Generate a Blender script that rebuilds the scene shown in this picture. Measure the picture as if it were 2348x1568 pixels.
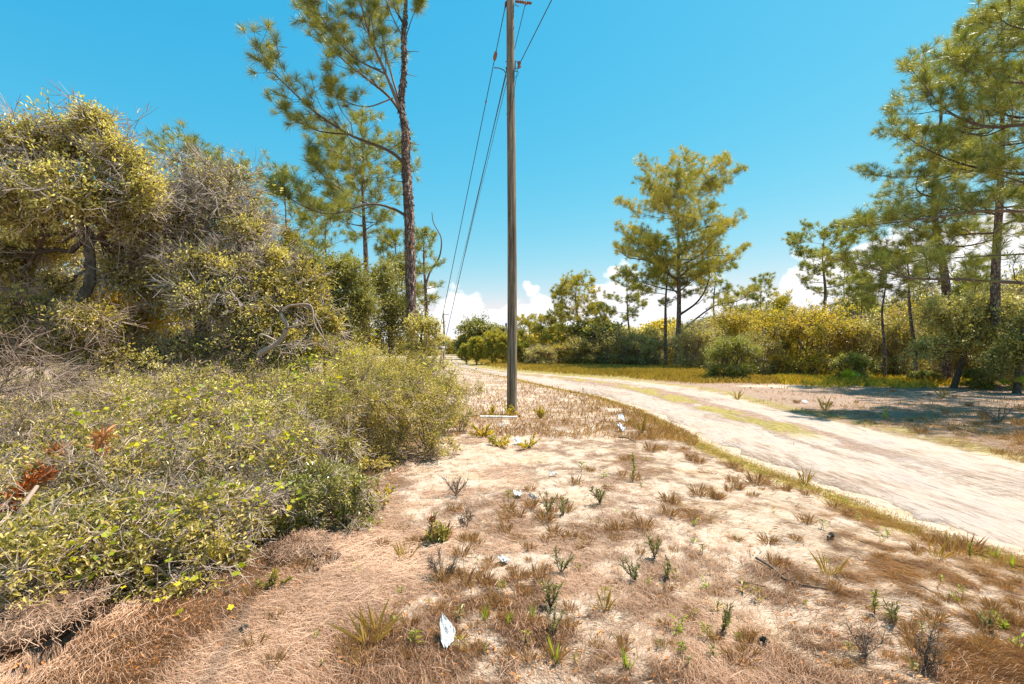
import bpy, math, numpy as np
from mathutils import Vector
rad = math.radians
for o in list(bpy.data.objects): bpy.data.objects.remove(o)
scene = bpy.context.scene
C = scene.collection

# ------------------------------------------------------------------ camera, light, sky, exposure
CAMH = 1.7
FPX = 17/36*1024
HZ = 797.6
K = 0.4363/FPX
cam_d = bpy.data.cameras.new('Camera'); cam = bpy.data.objects.new('Camera', cam_d); C.objects.link(cam)
cam_d.lens = 17; cam_d.sensor_width = 36; cam_d.clip_start = 0.05; cam_d.clip_end = 9000
cam.location = (0, 0, CAMH); cam.rotation_euler = (rad(90), 0, 0)
cam_d.shift_y = 6/1024
scene.camera = cam
scene.render.engine = 'CYCLES'
scene.cycles.max_bounces = 10; scene.cycles.diffuse_bounces = 6; scene.cycles.transmission_bounces = 6
scene.view_settings.view_transform = 'Standard'
scene.view_settings.look = 'None'
scene.view_settings.gamma = 1
EXPO = 1.16
scene.view_settings.exposure = EXPO

SUN_AZ = rad(65)      # clockwise from +Y (straight ahead) towards +X (right)
SUN_EL = rad(64)
sdir = Vector((math.sin(SUN_AZ)*math.cos(SUN_EL), math.cos(SUN_AZ)*math.cos(SUN_EL), math.sin(SUN_EL)))
sl = bpy.data.lights.new('Sun', 'SUN'); sun = bpy.data.objects.new('Sun', sl); C.objects.link(sun)
sl.energy = 5.0; sl.angle = rad(0.5); sl.color = (1.0, 0.93, 0.83)
sun.rotation_euler = sdir.to_track_quat('Z', 'Y').to_euler()
sun.location = (0, 0, 50)

world = bpy.data.worlds.new("World"); scene.world = world; world.use_nodes = True
nt = world.node_tree; N = nt.nodes; L = nt.links
for n in list(N): N.remove(n)
def nd(t, **kw):
    n = N.new(t)
    for k, v in kw.items(): setattr(n, k, v)
    return n
def mth(op, a, b=None, c=None, clamp=False):
    n = N.new('ShaderNodeMath'); n.operation = op; n.use_clamp = clamp
    for i, x in enumerate((a, b, c)):
        if x is None: continue
        if isinstance(x, (int, float)): n.inputs[i].default_value = x
        else: L.new(x, n.inputs[i])
    return n.outputs[0]
out = nd('ShaderNodeOutputWorld'); bg = nd('ShaderNodeBackground'); bg.inputs[1].default_value = 0.12
sky = nd('ShaderNodeTexSky'); sky.sky_type = 'NISHITA'; sky.sun_disc = False
sky.sun_elevation = SUN_EL; sky.sun_rotation = SUN_AZ; sky.air_density = 1.3; sky.dust_density = 0.35; sky.ozone_density = 2.2
tint = nd('ShaderNodeMix', data_type='RGBA', blend_type='MULTIPLY'); tint.inputs[0].default_value = 1
L.new(sky.outputs[0], tint.inputs[6]); tint.inputs[7].default_value = (0.55, 0.92, 0.95, 1)
hs = nd('ShaderNodeHueSaturation'); hs.inputs['Saturation'].default_value = 1.12
L.new(tint.outputs[2], hs.inputs['Color'])
sep = nd('ShaderNodeSeparateColor'); L.new(hs.outputs[0], sep.inputs[0]); com = nd('ShaderNodeCombineColor')
for i_, (v0, v1, ex) in enumerate(((.112, .088, 1.6), (.485, .54, .6), (.9, .86, .3))):
    L.new(mth('MULTIPLY', mth('POWER', mth('MULTIPLY', sep.outputs[i_], .1845/v0), ex), v1/(.12*2**EXPO)), com.inputs[i_])
# cumulus bank low over the trees, laid out by compass direction
tc = nd('ShaderNodeTexCoord'); sx = nd('ShaderNodeSeparateXYZ'); L.new(tc.outputs['Generated'], sx.inputs[0])
az = mth('ARCTAN2', sx.outputs[0], sx.outputs[1])
hyp = mth('SQRT', mth('ADD', mth('MULTIPLY', sx.outputs[0], sx.outputs[0]), mth('MULTIPLY', sx.outputs[1], sx.outputs[1])))
el = mth('ARCTAN2', sx.outputs[2], hyp)
ramp = nd('ShaderNodeValToRGB'); L.new(mth('ADD', mth('DIVIDE', az, 2*math.pi), 0.5), ramp.inputs[0])
# cloud-top elevation in radians x5 keyed by azimuth (degrees)
keys = [(-179, .5), (-60, .42), (-30, .5), (-11, .54), (-7, .60), (-3, .56), (-1, .44), (0.5, .50), (4, .62), (6, .50), (8.5, .46), (10, .72), (14, .84), (20, .62), (24, .62), (29, .78), (33, .95), (40, 1.04), (47, 1.10), (55, .95), (100, .7), (179, .5)]
r = ramp.color_ramp
while len(r.elements) > 1: r.elements.remove(r.elements[-1])
r.elements[0].position = 0.5+keys[0][0]/360; r.elements[0].color = (keys[0][1]/2,)*3+(1,)
for a, v in keys[1:]:
    e = r.elements.new(0.5+a/360); e.color = (v/2,)*3+(1,)
top = mth('MULTIPLY', ramp.outputs[0], 2/5*0.93)
mp = nd('ShaderNodeMapping'); mp.inputs['Scale'].default_value = (1, 1, 1.35); L.new(tc.outputs['Generated'], mp.inputs[0])
nz = nd('ShaderNodeTexNoise'); nz.inputs['Scale'].default_value = 13; nz.inputs['Detail'].default_value = 9; nz.inputs['Roughness'].default_value = 0.55
L.new(mp.outputs[0], nz.inputs['Vector'])
vo = nd('ShaderNodeTexVoronoi'); vo.feature = 'SMOOTH_F1'; vo.inputs['Scale'].default_value = 26; vo.inputs['Smoothness'].default_value = 0.45
L.new(mp.outputs[0], vo.inputs['Vector'])
edge = mth('ADD', mth('SUBTRACT', top, el), mth('MULTIPLY', mth('SUBTRACT', nz.outputs[0], 0.5), 0.16))
edge = mth('ADD', edge, mth('MULTIPLY', mth('SUBTRACT', 0.45, vo.outputs[0]), 0.05))
cm = mth('MULTIPLY', edge, 60, clamp=True)
nz2 = nd('ShaderNodeTexNoise'); nz2.inputs['Scale'].default_value = 30; nz2.inputs['Detail'].default_value = 6
L.new(mp.outputs[0], nz2.inputs['Vector'])
shade = nd('ShaderNodeValToRGB'); L.new(mth('ADD', mth('MULTIPLY', nz2.outputs[0], 0.75), mth('MULTIPLY', el, 1.8)), shade.inputs[0])
shade.color_ramp.elements[0].position = 0.28; shade.color_ramp.elements[0].color = (3.6, 3.85, 4.3, 1)
shade.color_ramp.elements[1].position = 0.60; shade.color_ramp.elements[1].color = (4.75, 4.7, 4.7, 1)
mix = nd('ShaderNodeMix', data_type='RGBA'); L.new(cm, mix.inputs[0]); L.new(com.outputs[0], mix.inputs[6]); L.new(shade.outputs[0], mix.inputs[7])
L.new(mix.outputs[2], bg.inputs[0]); L.new(bg.outputs[0], out.inputs[0])

# ------------------------------------------------------------------ small maths
rng = np.random.default_rng(7)
def W(x, y, Y):                      # photo point (2347-wide) seen at distance Y
    return np.array([(x-1173.5)*K*Y, Y, CAMH-(y-HZ)*K*Y])
def GP(x, y):                        # photo point on level ground
    Y = CAMH/((y-HZ)*K); return np.array([(x-1173.5)*K*Y, Y])
def _h(ix, iy, s):
    n = (ix.astype(np.int64)*374761393 + iy.astype(np.int64)*668265263 + s*2147483647) & 0xffffffff
    n = ((n ^ (n >> 13))*1274126177) & 0xffffffff
    return ((n ^ (n >> 16)) & 0xffff)/65535.0
def vnoise(x, y, s=0):
    x = np.asarray(x, float); y = np.asarray(y, float)
    ix = np.floor(x); iy = np.floor(y); fx = x-ix; fy = y-iy
    fx = fx*fx*(3-2*fx); fy = fy*fy*(3-2*fy)
    a = _h(ix, iy, s); b = _h(ix+1, iy, s); c = _h(ix, iy+1, s); d = _h(ix+1, iy+1, s)
    return (a*(1-fx)+b*fx)*(1-fy)+(c*(1-fx)+d*fx)*fy
def fbm(x, y, s=0, o=4):
    t = 0; a = .5
    for i in range(o):
        t = t+a*vnoise(x*2**i+i*17.3, y*2**i-i*9.1, s+i); a *= .5
    return t/(1-.5**o)
def sm(a, b, x): t = np.clip((x-a)/(b-a), 0, 1); return t*t*(3-2*t)
def nrm(v): return v/np.maximum(np.linalg.norm(v, axis=-1, keepdims=True), 1e-9)

# road edges on the ground, read as (distance, near side x, far side x)
RY = np.array([-6, 0, 4.1, 4.8, 5.5, 6.6, 8, 10.5, 13.7, 17.5, 20.8, 24, 27, 31, 36, 44.5, 60, 77, 84])
RL = np.array([7.6, 5.6, 4.4, 4.15, 4.1, 3.95, 3.8, 3.85, 3.8, 3.3, 2.2, 1.3, .55, -.7, -2.3, -5.0, -7.5, -9.6, -10.3])
RR = np.array([12, 9.2, 8.2, 7.9, 7.7, 7.45, 7.45, 7.5, 7.3, 7.6, 7.6, 6.6, 5.3, 2.3, -.9, -3.9, -6.3, -8.3, -8.9])
def road_lr(y): return np.interp(y, RY, RL), np.interp(y, RY, RR)
def road_d(x, y):                    # signed distance-like: <0 inside
    l, r_ = road_lr(y)
    d = np.maximum(l-x, x-r_); d = np.where(y > 85, 50., d); return d
PITS = [(-2.50, 2.68, -.19, .98, .34, .085, .32), (-1.43, 3.66, .35, .94, .22, .07, .2)]
def H(x, y):
    x = np.asarray(x, float); y = np.asarray(y, float)
    k = sm(0, 1.1, road_d(x, y))
    h = .10*(fbm(x/2.6, y/2.6, 3)-.5)+.05*(fbm(x/.55, y/.55, 5, 3)-.5)
    rr = sm(0.5, 3.5, road_d(x, y))*.05
    pit = 0
    for (cx, cy, dx, dy, hl, hw, dp) in PITS:
        u = (x-cx)*dx+(y-cy)*dy; v = -(x-cx)*dy+(y-cy)*dx
        pit = pit+dp*sm(hw, hw*.45, np.abs(v+.02*np.sin(u*30)))*sm(hl, hl*.6, np.abs(u))
    return h*k*sm(80, 30, np.hypot(x, y))+rr-.05*(1-k)-pit
def hz(x, y): return float(H(x, y))

# litter density 0..1
def litter(x, y):
    x = np.asarray(x, float); y = np.asarray(y, float)
    a = fbm(x/.6+3, y/.6, 21); b = fbm(x/.13, y/.13, 22, 3)
    n = a*.5+b*.5
    left = sm(-.55, -1.3, x+(y-4)*.13)                       # under the scrub
    bot = sm(3.1, 2.5, y-x*.0)*sm(1.0, -1.2, x)
    rt = sm(1.6, 3.2, x+(4.0-y)*.55)*sm(5.5, 3.5, y)
    far = sm(6.5, 11, y)
    o = left*.5+bot*.08+rt*.0+far*.24
    d = sm(.40, .68, n+o*.38)*.85
    d = np.maximum(d, sm(.6, 1, left)*.62)
    east = sm(.3, 1.0, x-road_lr(y)[1])
    d = np.maximum(d, east*.80)
    return d
def green(x, y):
    l, r_ = road_lr(y)
    n = fbm(x/.5, y/.5, 31)
    e = np.exp(-((x-(l-.28-.25*fbm(y/1.5, 0*y, 8)))/.30)**2)*sm(2.9, 4.2, y)
    e2 = np.exp(-((x-(r_+.6))/.45)**2)*.8
    f = sm(24, 30, y+x*.25)*sm(-.5, 1.0, x-r_)
    f2 = sm(34, 46, y)*.8
    return np.clip(np.maximum.reduce([e, e2, f, f2])*sm(.25, .55, n+.12), 0, 1)

# ------------------------------------------------------------------ mesh builder
class Geo:
    def __init__(s): s.v = []; s.f = []; s.n = 0
    def add(s, v, f, mat=0):
        v = np.asarray(v, float).reshape(-1, 3); f = np.asarray(f, np.int64)
        s.v.append(v); s.f.append((f+s.n, mat)); s.n += len(v)
    def build(s, name, mats, parent=None, smooth=False, attrs=None):
        me = bpy.data.meshes.new(name)
        v = np.concatenate(s.v) if s.v else np.zeros((0, 3))
        if parent is not None and parent.get('_org') is not None: v = v-np.array(parent['_org'])
        me.vertices.add(len(v)); me.vertices.foreach_set('co', v.astype(np.float32).ravel())
        idx = np.concatenate([f.ravel() for f, _ in s.f])
        tot = np.concatenate([np.full(len(f), f.shape[1]) for f, _ in s.f])
        mi = np.concatenate([np.full(len(f), m) for f, m in s.f])
        me.loops.add(len(idx)); me.loops.foreach_set('vertex_index', idx.astype(np.int32))
        me.polygons.add(len(tot)); st = np.concatenate([[0], np.cumsum(tot)[:-1]])
        me.polygons.foreach_set('loop_start', st.astype(np.int32))
        if not isinstance(mats, (list, tuple)): mats = [mats]
        for m in mats: me.materials.append(m)
        me.polygons.foreach_set('material_index', mi.astype(np.int32))
        me.polygons.foreach_set('use_smooth', np.full(len(tot), smooth))
        if attrs:
            for k, a in attrs.items():
                at = me.attributes.new(k, 'FLOAT', 'POINT'); at.data.foreach_set('value', a.astype(np.float32))
        me.update(calc_edges=True)
        o = bpy.data.objects.new(name, me); C.objects.link(o)
        if parent is not None: o.parent = parent
        return o
def tag(o, label=None, cat=None, group=None, kind=None):
    if label: o['label'] = label
    if cat: o['category'] = cat
    if group: o['group'] = group
    if kind: o['kind'] = kind
    return o
def thing(name, label, cat, loc=(0, 0, 0), group=None):
    o = bpy.data.objects.new(name, None); C.objects.link(o); o.location = tuple(float(a) for a in loc); o.empty_display_size = .2
    o['_org'] = [float(a) for a in loc]
    return tag(o, label, cat, group)
def dup(src, loc, rz=0, sc=(1, 1, 1), label=None, group=None, cat=None):
    r_ = src.copy(); C.objects.link(r_)
    r_.location = tuple(float(a) for a in loc); r_.rotation_euler = (0, 0, rz); r_.scale = sc
    if label: r_['label'] = label
    if group: r_['group'] = group
    for ch in list(src.children):
        c = ch.copy(); C.objects.link(c); c.parent = r_
        for g in list(ch.children):
            d = g.copy(); C.objects.link(d); d.parent = c
    return r_

def tubes(g, P, R, sides=3, mat=0, cap=False):        # P (n,k,3), R (n,k)
    P = np.asarray(P, float); R = np.asarray(R, float)
    if P.ndim == 2: P = P[None]; R = R[None]
    n, k, _ = P.shape
    T = np.empty_like(P); T[:, 1:-1] = P[:, 2:]-P[:, :-2]; T[:, 0] = P[:, 1]-P[:, 0]; T[:, -1] = P[:, -1]-P[:, -2]
    T = nrm(T)
    ref = np.where(np.abs(T[:, :1, 2:3]) > .8, np.array([1., 0, 0]), np.array([0, 0, 1.]))
    A = nrm(np.cross(T, np.broadcast_to(ref, T.shape))); B = np.cross(T, A)
    a = np.arange(sides)*2*np.pi/sides
    V = P[:, :, None]+R[:, :, None, None]*(np.cos(a)[None, None, :, None]*A[:, :, None]+np.sin(a)[None, None, :, None]*B[:, :, None])
    i = np.arange(n)[:, None, None]*k*sides; j = np.arange(k-1)[None, :, None]*sides; q = np.arange(sides)[None, None, :]; q2 = (q+1) % sides
    F = np.stack([i+j+q, i+j+q2, i+j+sides+q2, i+j+sides+q], -1).reshape(-1, 4)
    g.add(V, F, mat)
    if cap:
        for s_ in (0, k-1):
            F2 = (np.arange(n)[:, None]*k*sides+s_*sides+np.arange(sides)[None])
            g.f.append((F2+(g.n-n*k*sides), mat))
OVAL = (np.array([(0, 0, 0), (.28, .42, .10), (.72, .40, .08), (1, 0, -.06), (.72, -.40, .08), (.28, -.42, .10)]), [(0, 1, 2, 3), (0, 3, 4, 5)])
RHOMB = (np.array([(0, 0, 0), (.5, .45, .06), (1, 0, 0), (.5, -.45, .06)]), [(0, 1, 2, 3)])
_a = np.linspace(0, 2*np.pi, 13)[:-1]; _r = np.where(np.arange(12) % 2 == 0, .56, .40)*np.where(np.arange(12) == 6, .4, 1)
GRAPE = (np.stack([.5+_r*np.cos(_a), _r*np.sin(_a), .05*np.cos(3*_a)], -1), [tuple(range(12))])
def leaves(g, P, D, size, wid=.45, tpl=OVAL, flat=.6, mat=0, r_=rng):
    n = len(P)
    if n == 0: return
    size = np.broadcast_to(size, (n,))
    up = np.array([0, 0, 1.])+r_.normal(0, flat, (n, 3))
    S = nrm(np.cross(D, up)); U = np.cross(S, D)
    T, F = tpl
    V = P[:, None]+size[:, None, None]*(T[None, :, 0:1]*D[:, None]+wid*2*T[None, :, 1:2]*S[:, None]+T[None, :, 2:3]*U[:, None])
    m = len(T); F = np.array(F)
    g.add(V, (np.arange(n)[:, None, None]*m+F[None]).reshape(-1, F.shape[1]), mat)
def needles(g, P, D, m, Ln, wd, back=.14, spread=.75, droop=.10, mat=0, r_=rng):
    n = len(P)
    if n == 0: return
    P = np.repeat(P, m, 0); D = np.repeat(D, m, 0); u = r_.random((n*m, 1))
    base = P-D*u*back
    d = nrm(D*(.55+.5*(1-u))+nrm(r_.normal(0, 1, (n*m, 3)))*spread)
    ln = Ln*(.7+.5*r_.random((n*m, 1)))
    S = nrm(np.cross(d, r_.normal(0, 1, (n*m, 3))))*wd/2
    mid = base+d*ln*.5
    tip = base+d*ln; tip[:, 2] -= droop*ln[:, 0]
    V = np.stack([base-S, base+S, mid+S, tip, mid-S], 1)
    i = np.arange(n*m)[:, None]*5
    g.add(V, i+np.array([[0, 1, 2, 3, 4]]), mat)
def sphere_pts(n, r_, shell=2.0):
    return nrm(r_.normal(0, 1, (n, 3)))*(r_.random((n, 1))**(1/(1+shell)))
def curve(a, b, k, jit, r_, bow=0.0):
    t = np.linspace(0, 1, k)[:, None]; a = np.asarray(a, float); b = np.asarray(b, float)
    p = a*(1-t)+b*t
    ln = np.linalg.norm(b-a)
    j = np.cumsum(r_.normal(0, 1, (k, 3)), 0); j -= j[0]; j -= t*j[-1]
    p = p+j*jit*ln/math.sqrt(k); p[:, 2] += bow*ln*(4*t*(1-t))[:, 0]
    return p
def smooth_path(pts, k):
    pts = np.asarray(pts, float); n = len(pts)
    if n == 2: return pts[0]+(pts[1]-pts[0])*np.linspace(0, 1, k)[:, None]
    e = np.vstack([2*pts[0]-pts[1], pts, 2*pts[-1]-pts[-2]])
    res = []
    for t in np.linspace(0, n-1-1e-6, k):
        i = int(t); u = t-i; p0, p1, p2, p3 = e[i:i+4]
        res.append(.5*((2*p1)+(-p0+p2)*u+(2*p0-5*p1+4*p2-p3)*u*u+(-p0+3*p1-3*p2+p3)*u**3))
    return np.array(res)

# ------------------------------------------------------------------ materials
MAT = {}
def newmat(name):
    m = bpy.data.materials.new(name); m.use_nodes = True; t = m.node_tree
    for n in list(t.nodes): t.nodes.remove(n)
    o = t.nodes.new('ShaderNodeOutputMaterial'); b = t.nodes.new('ShaderNodeBsdfPrincipled'); t.links.new(b.outputs[0], o.inputs[0])
    MAT[name] = m
    return m, t, b, o
def rampn(t, src, stops, interp='LINEAR'):
    r_ = t.nodes.new('ShaderNodeValToRGB'); t.links.new(src, r_.inputs[0]); cr = r_.color_ramp; cr.interpolation = interp
    while len(cr.elements) > 1: cr.elements.remove(cr.elements[-1])
    cr.elements[0].position = stops[0][0]; cr.elements[0].color = tuple(stops[0][1])+(1,)
    for p, c in stops[1:]:
        e = cr.elements.new(p); e.color = tuple(c)+(1,)
    return r_.outputs[0]
def noise(t, scale, detail=4, rough=.55, vec=None, coord='Object', stretch=None):
    n = t.nodes.new('ShaderNodeTexNoise'); n.inputs['Scale'].default_value = scale; n.inputs['Detail'].default_value = detail; n.inputs['Roughness'].default_value = rough
    if vec is None:
        c = t.nodes.new('ShaderNodeTexCoord'); vec = c.outputs[coord]
    if stretch:
        m = t.nodes.new('ShaderNodeMapping'); m.inputs['Scale'].default_value = stretch; t.links.new(vec, m.inputs[0]); vec = m.outputs[0]
    t.links.new(vec, n.inputs['Vector']); return n.outputs[0]
def mixc(t, f, a, b, mode='MIX'):
    m = t.nodes.new('ShaderNodeMix'); m.data_type = 'RGBA'; m.blend_type = mode
    for s_, x in ((0, f), (6, a), (7, b)):
        if isinstance(x, (int, float)): m.inputs[s_].default_value = x
        elif isinstance(x, tuple): m.inputs[s_].default_value = x+(1,)
        else: t.links.new(x, m.inputs[s_])
    return m.outputs[2]
def tm(t, op, a, b=0, clamp=False):
    n = t.nodes.new('ShaderNodeMath'); n.operation = op; n.use_clamp = clamp
    for i, x in enumerate((a, b)):
        if isinstance(x, (int, float)): n.inputs[i].default_value = x
        else: t.links.new(x, n.inputs[i])
    return n.outputs[0]
def bump(t, b, h, s, d=.02):
    n = t.nodes.new('ShaderNodeBump'); n.inputs['Strength'].default_value = s; n.inputs['Distance'].default_value = d
    t.links.new(h, n.inputs['Height']); t.links.new(n.outputs[0], b.inputs['Normal'])
def leafmat(name, cols, rough=.5, trans=.3, patch=1.2, tr_tint=(1.1, 1.15, .5), spec=.4, gain=1.55):
    m, t, b, o = newmat(name)
    gm = t.nodes.new('ShaderNodeNewGeometry')
    f = tm(t, 'ADD', tm(t, 'MULTIPLY', gm.outputs['Random Per Island'], .55), tm(t, 'MULTIPLY', tm(t, 'SUBTRACT', noise(t, patch, 3), .28), 1.0), True)
    gain = gain*1.1
    cols = [(min(.8, c[0]*gain*1.12), min(.7, c[1]*gain), min(.6, c[2]*gain*.85)) for c in cols]
    n = len(cols); col = rampn(t, f, [(i/(n-1), c) for i, c in enumerate(cols)])
    t.links.new(col, b.inputs['Base Color']); b.inputs['Roughness'].default_value = rough; b.inputs['Specular IOR Level'].default_value = spec
    tr = t.nodes.new('ShaderNodeBsdfTranslucent'); t.links.new(mixc(t, 1.0, col, tr_tint, 'MULTIPLY'), tr.inputs[0])
    mx = t.nodes.new('ShaderNodeMixShader'); mx.inputs[0].default_value = trans
    t.links.new(b.outputs[0], mx.inputs[1]); t.links.new(tr.outputs[0], mx.inputs[2]); t.links.new(mx.outputs[0], o.inputs[0])
    return m
def simple(name, c1, c2, scale=8, rough=.8, bs=.3, stretch=None, detail=5, spec=.3, metal=0, isl=False):
    m, t, b, o = newmat(name)
    f = noise(t, scale, detail, .6, stretch=stretch)
    if isl:
        gm = t.nodes.new('ShaderNodeNewGeometry'); f = tm(t, 'ADD', tm(t, 'MULTIPLY', f, .4), tm(t, 'MULTIPLY', gm.outputs['Random Per Island'], .6))
    t.links.new(rampn(t, f, [(.3, c1), (.7, c2)]), b.inputs['Base Color'])
    b.inputs['Roughness'].default_value = rough; b.inputs['Specular IOR Level'].default_value = spec; b.inputs['Metallic'].default_value = metal
    if bs: bump(t, b, f, bs)
    return m
M_scrub = leafmat('scrub_leaf', [(.045, .05, .013), (.095, .095, .024), (.165, .15, .042), (.27, .225, .08), (.40, .31, .14)], .42, .38, spec=.6, patch=2.4, gain=2.0)
M_scrub2 = leafmat('glossy_leaf', [(.045, .055, .014), (.095, .105, .026), (.165, .16, .042), (.28, .24, .08)], .35, .25, spec=.7, gain=1.8)
M_khaki = leafmat('khaki_leaf', [(.05, .055, .018), (.12, .118, .036), (.21, .19, .070), (.33, .28, .125), (.42, .35, .18)], .42, .38, spec=.7, patch=1.8, gain=2.2)
M_yellow = leafmat('yellow_leaf', [(.08, .10, .012), (.19, .19, .025), (.32, .27, .035), (.45, .32, .05), (.42, .22, .05)], .5, .32)
M_dark = leafmat('dark_leaf', [(.04, .052, .016), (.09, .098, .028), (.165, .165, .05), (.27, .25, .10)], .45, .36, spec=.6, gain=1.9)
M_bright = leafmat('bright_leaf', [(.055, .08, .014), (.12, .145, .025), (.21, .215, .045), (.33, .30, .09)], .5, .35)
M_vine = leafmat('vine_leaf', [(.05, .10, .006), (.14, .20, .01), (.28, .31, .012), (.42, .38, .02), (.55, .36, .02)], .5, .4, patch=2.5, gain=1.1)
M_grey = leafmat('grey_leaf', [(.08, .09, .04), (.16, .16, .075), (.27, .26, .13)], .6, .25)
M_need = leafmat('needle', [(.02, .045, .014), (.055, .08, .018), (.12, .14, .026), (.23, .215, .045), (.36, .30, .09)], .4, .3, patch=2.2, spec=.6, gain=1.95)
M_needl = leafmat('needle_light', [(.03, .05, .014), (.09, .105, .02), (.18, .175, .03), (.30, .25, .05), (.42, .32, .09)], .4, .35, patch=.7, spec=.6, gain=1.9)
M_needg = leafmat('needle_green', [(.045, .07, .012), (.10, .12, .02), (.19, .19, .03), (.32, .27, .06)], .4, .3, patch=.6)
M_dead = leafmat('dead_needle', [(.16, .07, .025), (.30, .15, .06), (.46, .27, .13)], .6, .2)
M_rust = leafmat('rust_leaf', [(.25, .06, .01), (.42, .13, .03), (.55, .22, .06)], .6, .2, gain=.8)
M_lit = leafmat('litter_needle', [(.20, .125, .09), (.33, .22, .16), (.46, .325, .25), (.60, .46, .37)], .6, .12, patch=1.6, gain=1.0)
M_dry = leafmat('dry_grass', [(.12, .07, .04), (.24, .15, .08), (.36, .25, .14), (.44, .35, .16)], .6, .3, patch=.6, gain=1.35)
M_grass = leafmat('verge_grass', [(.20, .155, .035), (.34, .265, .06), (.47, .36, .10), (.56, .43, .17)], .55, .35, patch=.25, gain=.95)
M_blade = leafmat('green_blade', [(.07, .13, .015), (.17, .24, .02), (.34, .38, .04)], .5, .35, patch=4)
M_twig = simple('grey_twig', (.15, .10, .07), (.38, .28, .21), 6, .85, 0, isl=True)
M_dtwig = simple('brown_twig', (.07, .05, .035), (.19, .14, .10), 6, .85, 0, isl=True)
M_grtw = simple('pale_twig', (.24, .19, .155), (.50, .41, .35), 6, .85, 0, isl=True)
M_bone = simple('bleached_twig', (.26, .19, .14), (.52, .41, .32), 9, .8, .2, isl=True)
M_obark = simple('oak_bark', (.035, .028, .02), (.15, .115, .085), 14, .9, .6, stretch=(1, 1, .5))
def pinebark():
    m, t, b, o = newmat('pine_bark')
    c = t.nodes.new('ShaderNodeTexCoord'); mp_ = t.nodes.new('ShaderNodeMapping'); mp_.inputs['Scale'].default_value = (1, 1, .38); t.links.new(c.outputs['Object'], mp_.inputs[0])
    v = t.nodes.new('ShaderNodeTexVoronoi'); v.feature = 'DISTANCE_TO_EDGE'; v.inputs['Scale'].default_value = 15; t.links.new(mp_.outputs[0], v.inputs['Vector'])
    v2 = t.nodes.new('ShaderNodeTexVoronoi'); v2.inputs['Scale'].default_value = 15; t.links.new(mp_.outputs[0], v2.inputs['Vector'])
    plate = rampn(t, v2.outputs['Color'], [(.1, (.15, .095, .07)), (.5, (.30, .19, .145)), (.9, (.52, .39, .32))])
    fine = rampn(t, noise(t, 40, 5), [(.3, (.55, .55, .55)), (.7, (1.15, 1.1, 1.05))])
    col = mixc(t, 1.0, plate, fine, 'MULTIPLY')
    crack = rampn(t, v.outputs[0], [(0, (.22, .20, .19)), (.12, (1, 1, 1))])
    t.links.new(mixc(t, 1.0, col, crack, 'MULTIPLY'), b.inputs['Base Color']); b.inputs['Roughness'].default_value = .9
    bump(t, b, tm(t, 'ADD', tm(t, 'MINIMUM', tm(t, 'MULTIPLY', v.outputs[0], 6), 1.0), noise(t, 40, 4)), 1.0, .03)
    return m
M_pbark = pinebark()
def polewood():
    m, t, b, o = newmat('pole_wood')
    g1 = noise(t, 17, 7, .72, stretch=(1, 1, .05)); g2 = noise(t, 30, 6, .6, stretch=(1, 1, .03)); bl = noise(t, 1.6, 4, stretch=(1, 1, .5))
    c1 = rampn(t, g1, [(.32, (.07, .05, .036)), (.5, (.18, .14, .105)), (.68, (.40, .33, .26))])
    c2 = rampn(t, bl, [(.35, (.80, .85, .72)), (.65, (1.15, 1.02, .92))])
    col = mixc(t, 1.0, c1, c2, 'MULTIPLY')
    cr = rampn(t, g2, [(.36, (.18, .15, .13)), (.45, (1, 1, 1))])
    t.links.new(mixc(t, .8, col, cr, 'MULTIPLY'), b.inputs['Base Color']); b.inputs['Roughness'].default_value = .85
    bump(t, b, tm(t, 'ADD', g1, g2), .8, .02); return m
M_pole = polewood()
M_metal = simple('galvanised_metal', (.18, .17, .16), (.35, .33, .31), 30, .5, .1, metal=.7)
M_rusty = simple('rusty_metal', (.06, .03, .02), (.16, .08, .05), 30, .7, .3)
M_ceram = simple('brown_ceramic', (.16, .05, .02), (.26, .09, .04), 12, .15, 0, spec=.8)
M_wire = simple('wire', (.035, .04, .045), (.06, .065, .07), 3, .4, 0)
M_guard = simple('guard_plastic', (.50, .42, .32), (.66, .58, .46), 5, .6, .1)
M_pvc = simple('white_pipe', (.66, .64, .60), (.85, .83, .80), 9, .45, .1)
M_paper = simple('white_paper', (.40, .385, .36), (.62, .62, .62), 26, .7, .8)
def plastic_print():
    m, t, b, o = newmat('printed_wrapper')
    f = noise(t, 22, 2)
    t.links.new(rampn(t, f, [(.45, (.6, .61, .63)), (.56, (.6, .61, .63)), (.60, (.22, .33, .52)), (.66, (.58, .60, .62))]), b.inputs['Base Color'])
    b.inputs['Roughness'].default_value = .35; return m
M_wrap = plastic_print()
M_soil = simple('dark_soil', (.055, .032, .02), (.17, .105, .065), 24, .95, .8)
M_cut = simple('cut_wood', (.50, .38, .26), (.68, .55, .40), 12, .8, .3)
M_cutscar = simple('resin_scar', (.45, .15, .03), (.62, .35, .16), 20, .7, .2)
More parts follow.
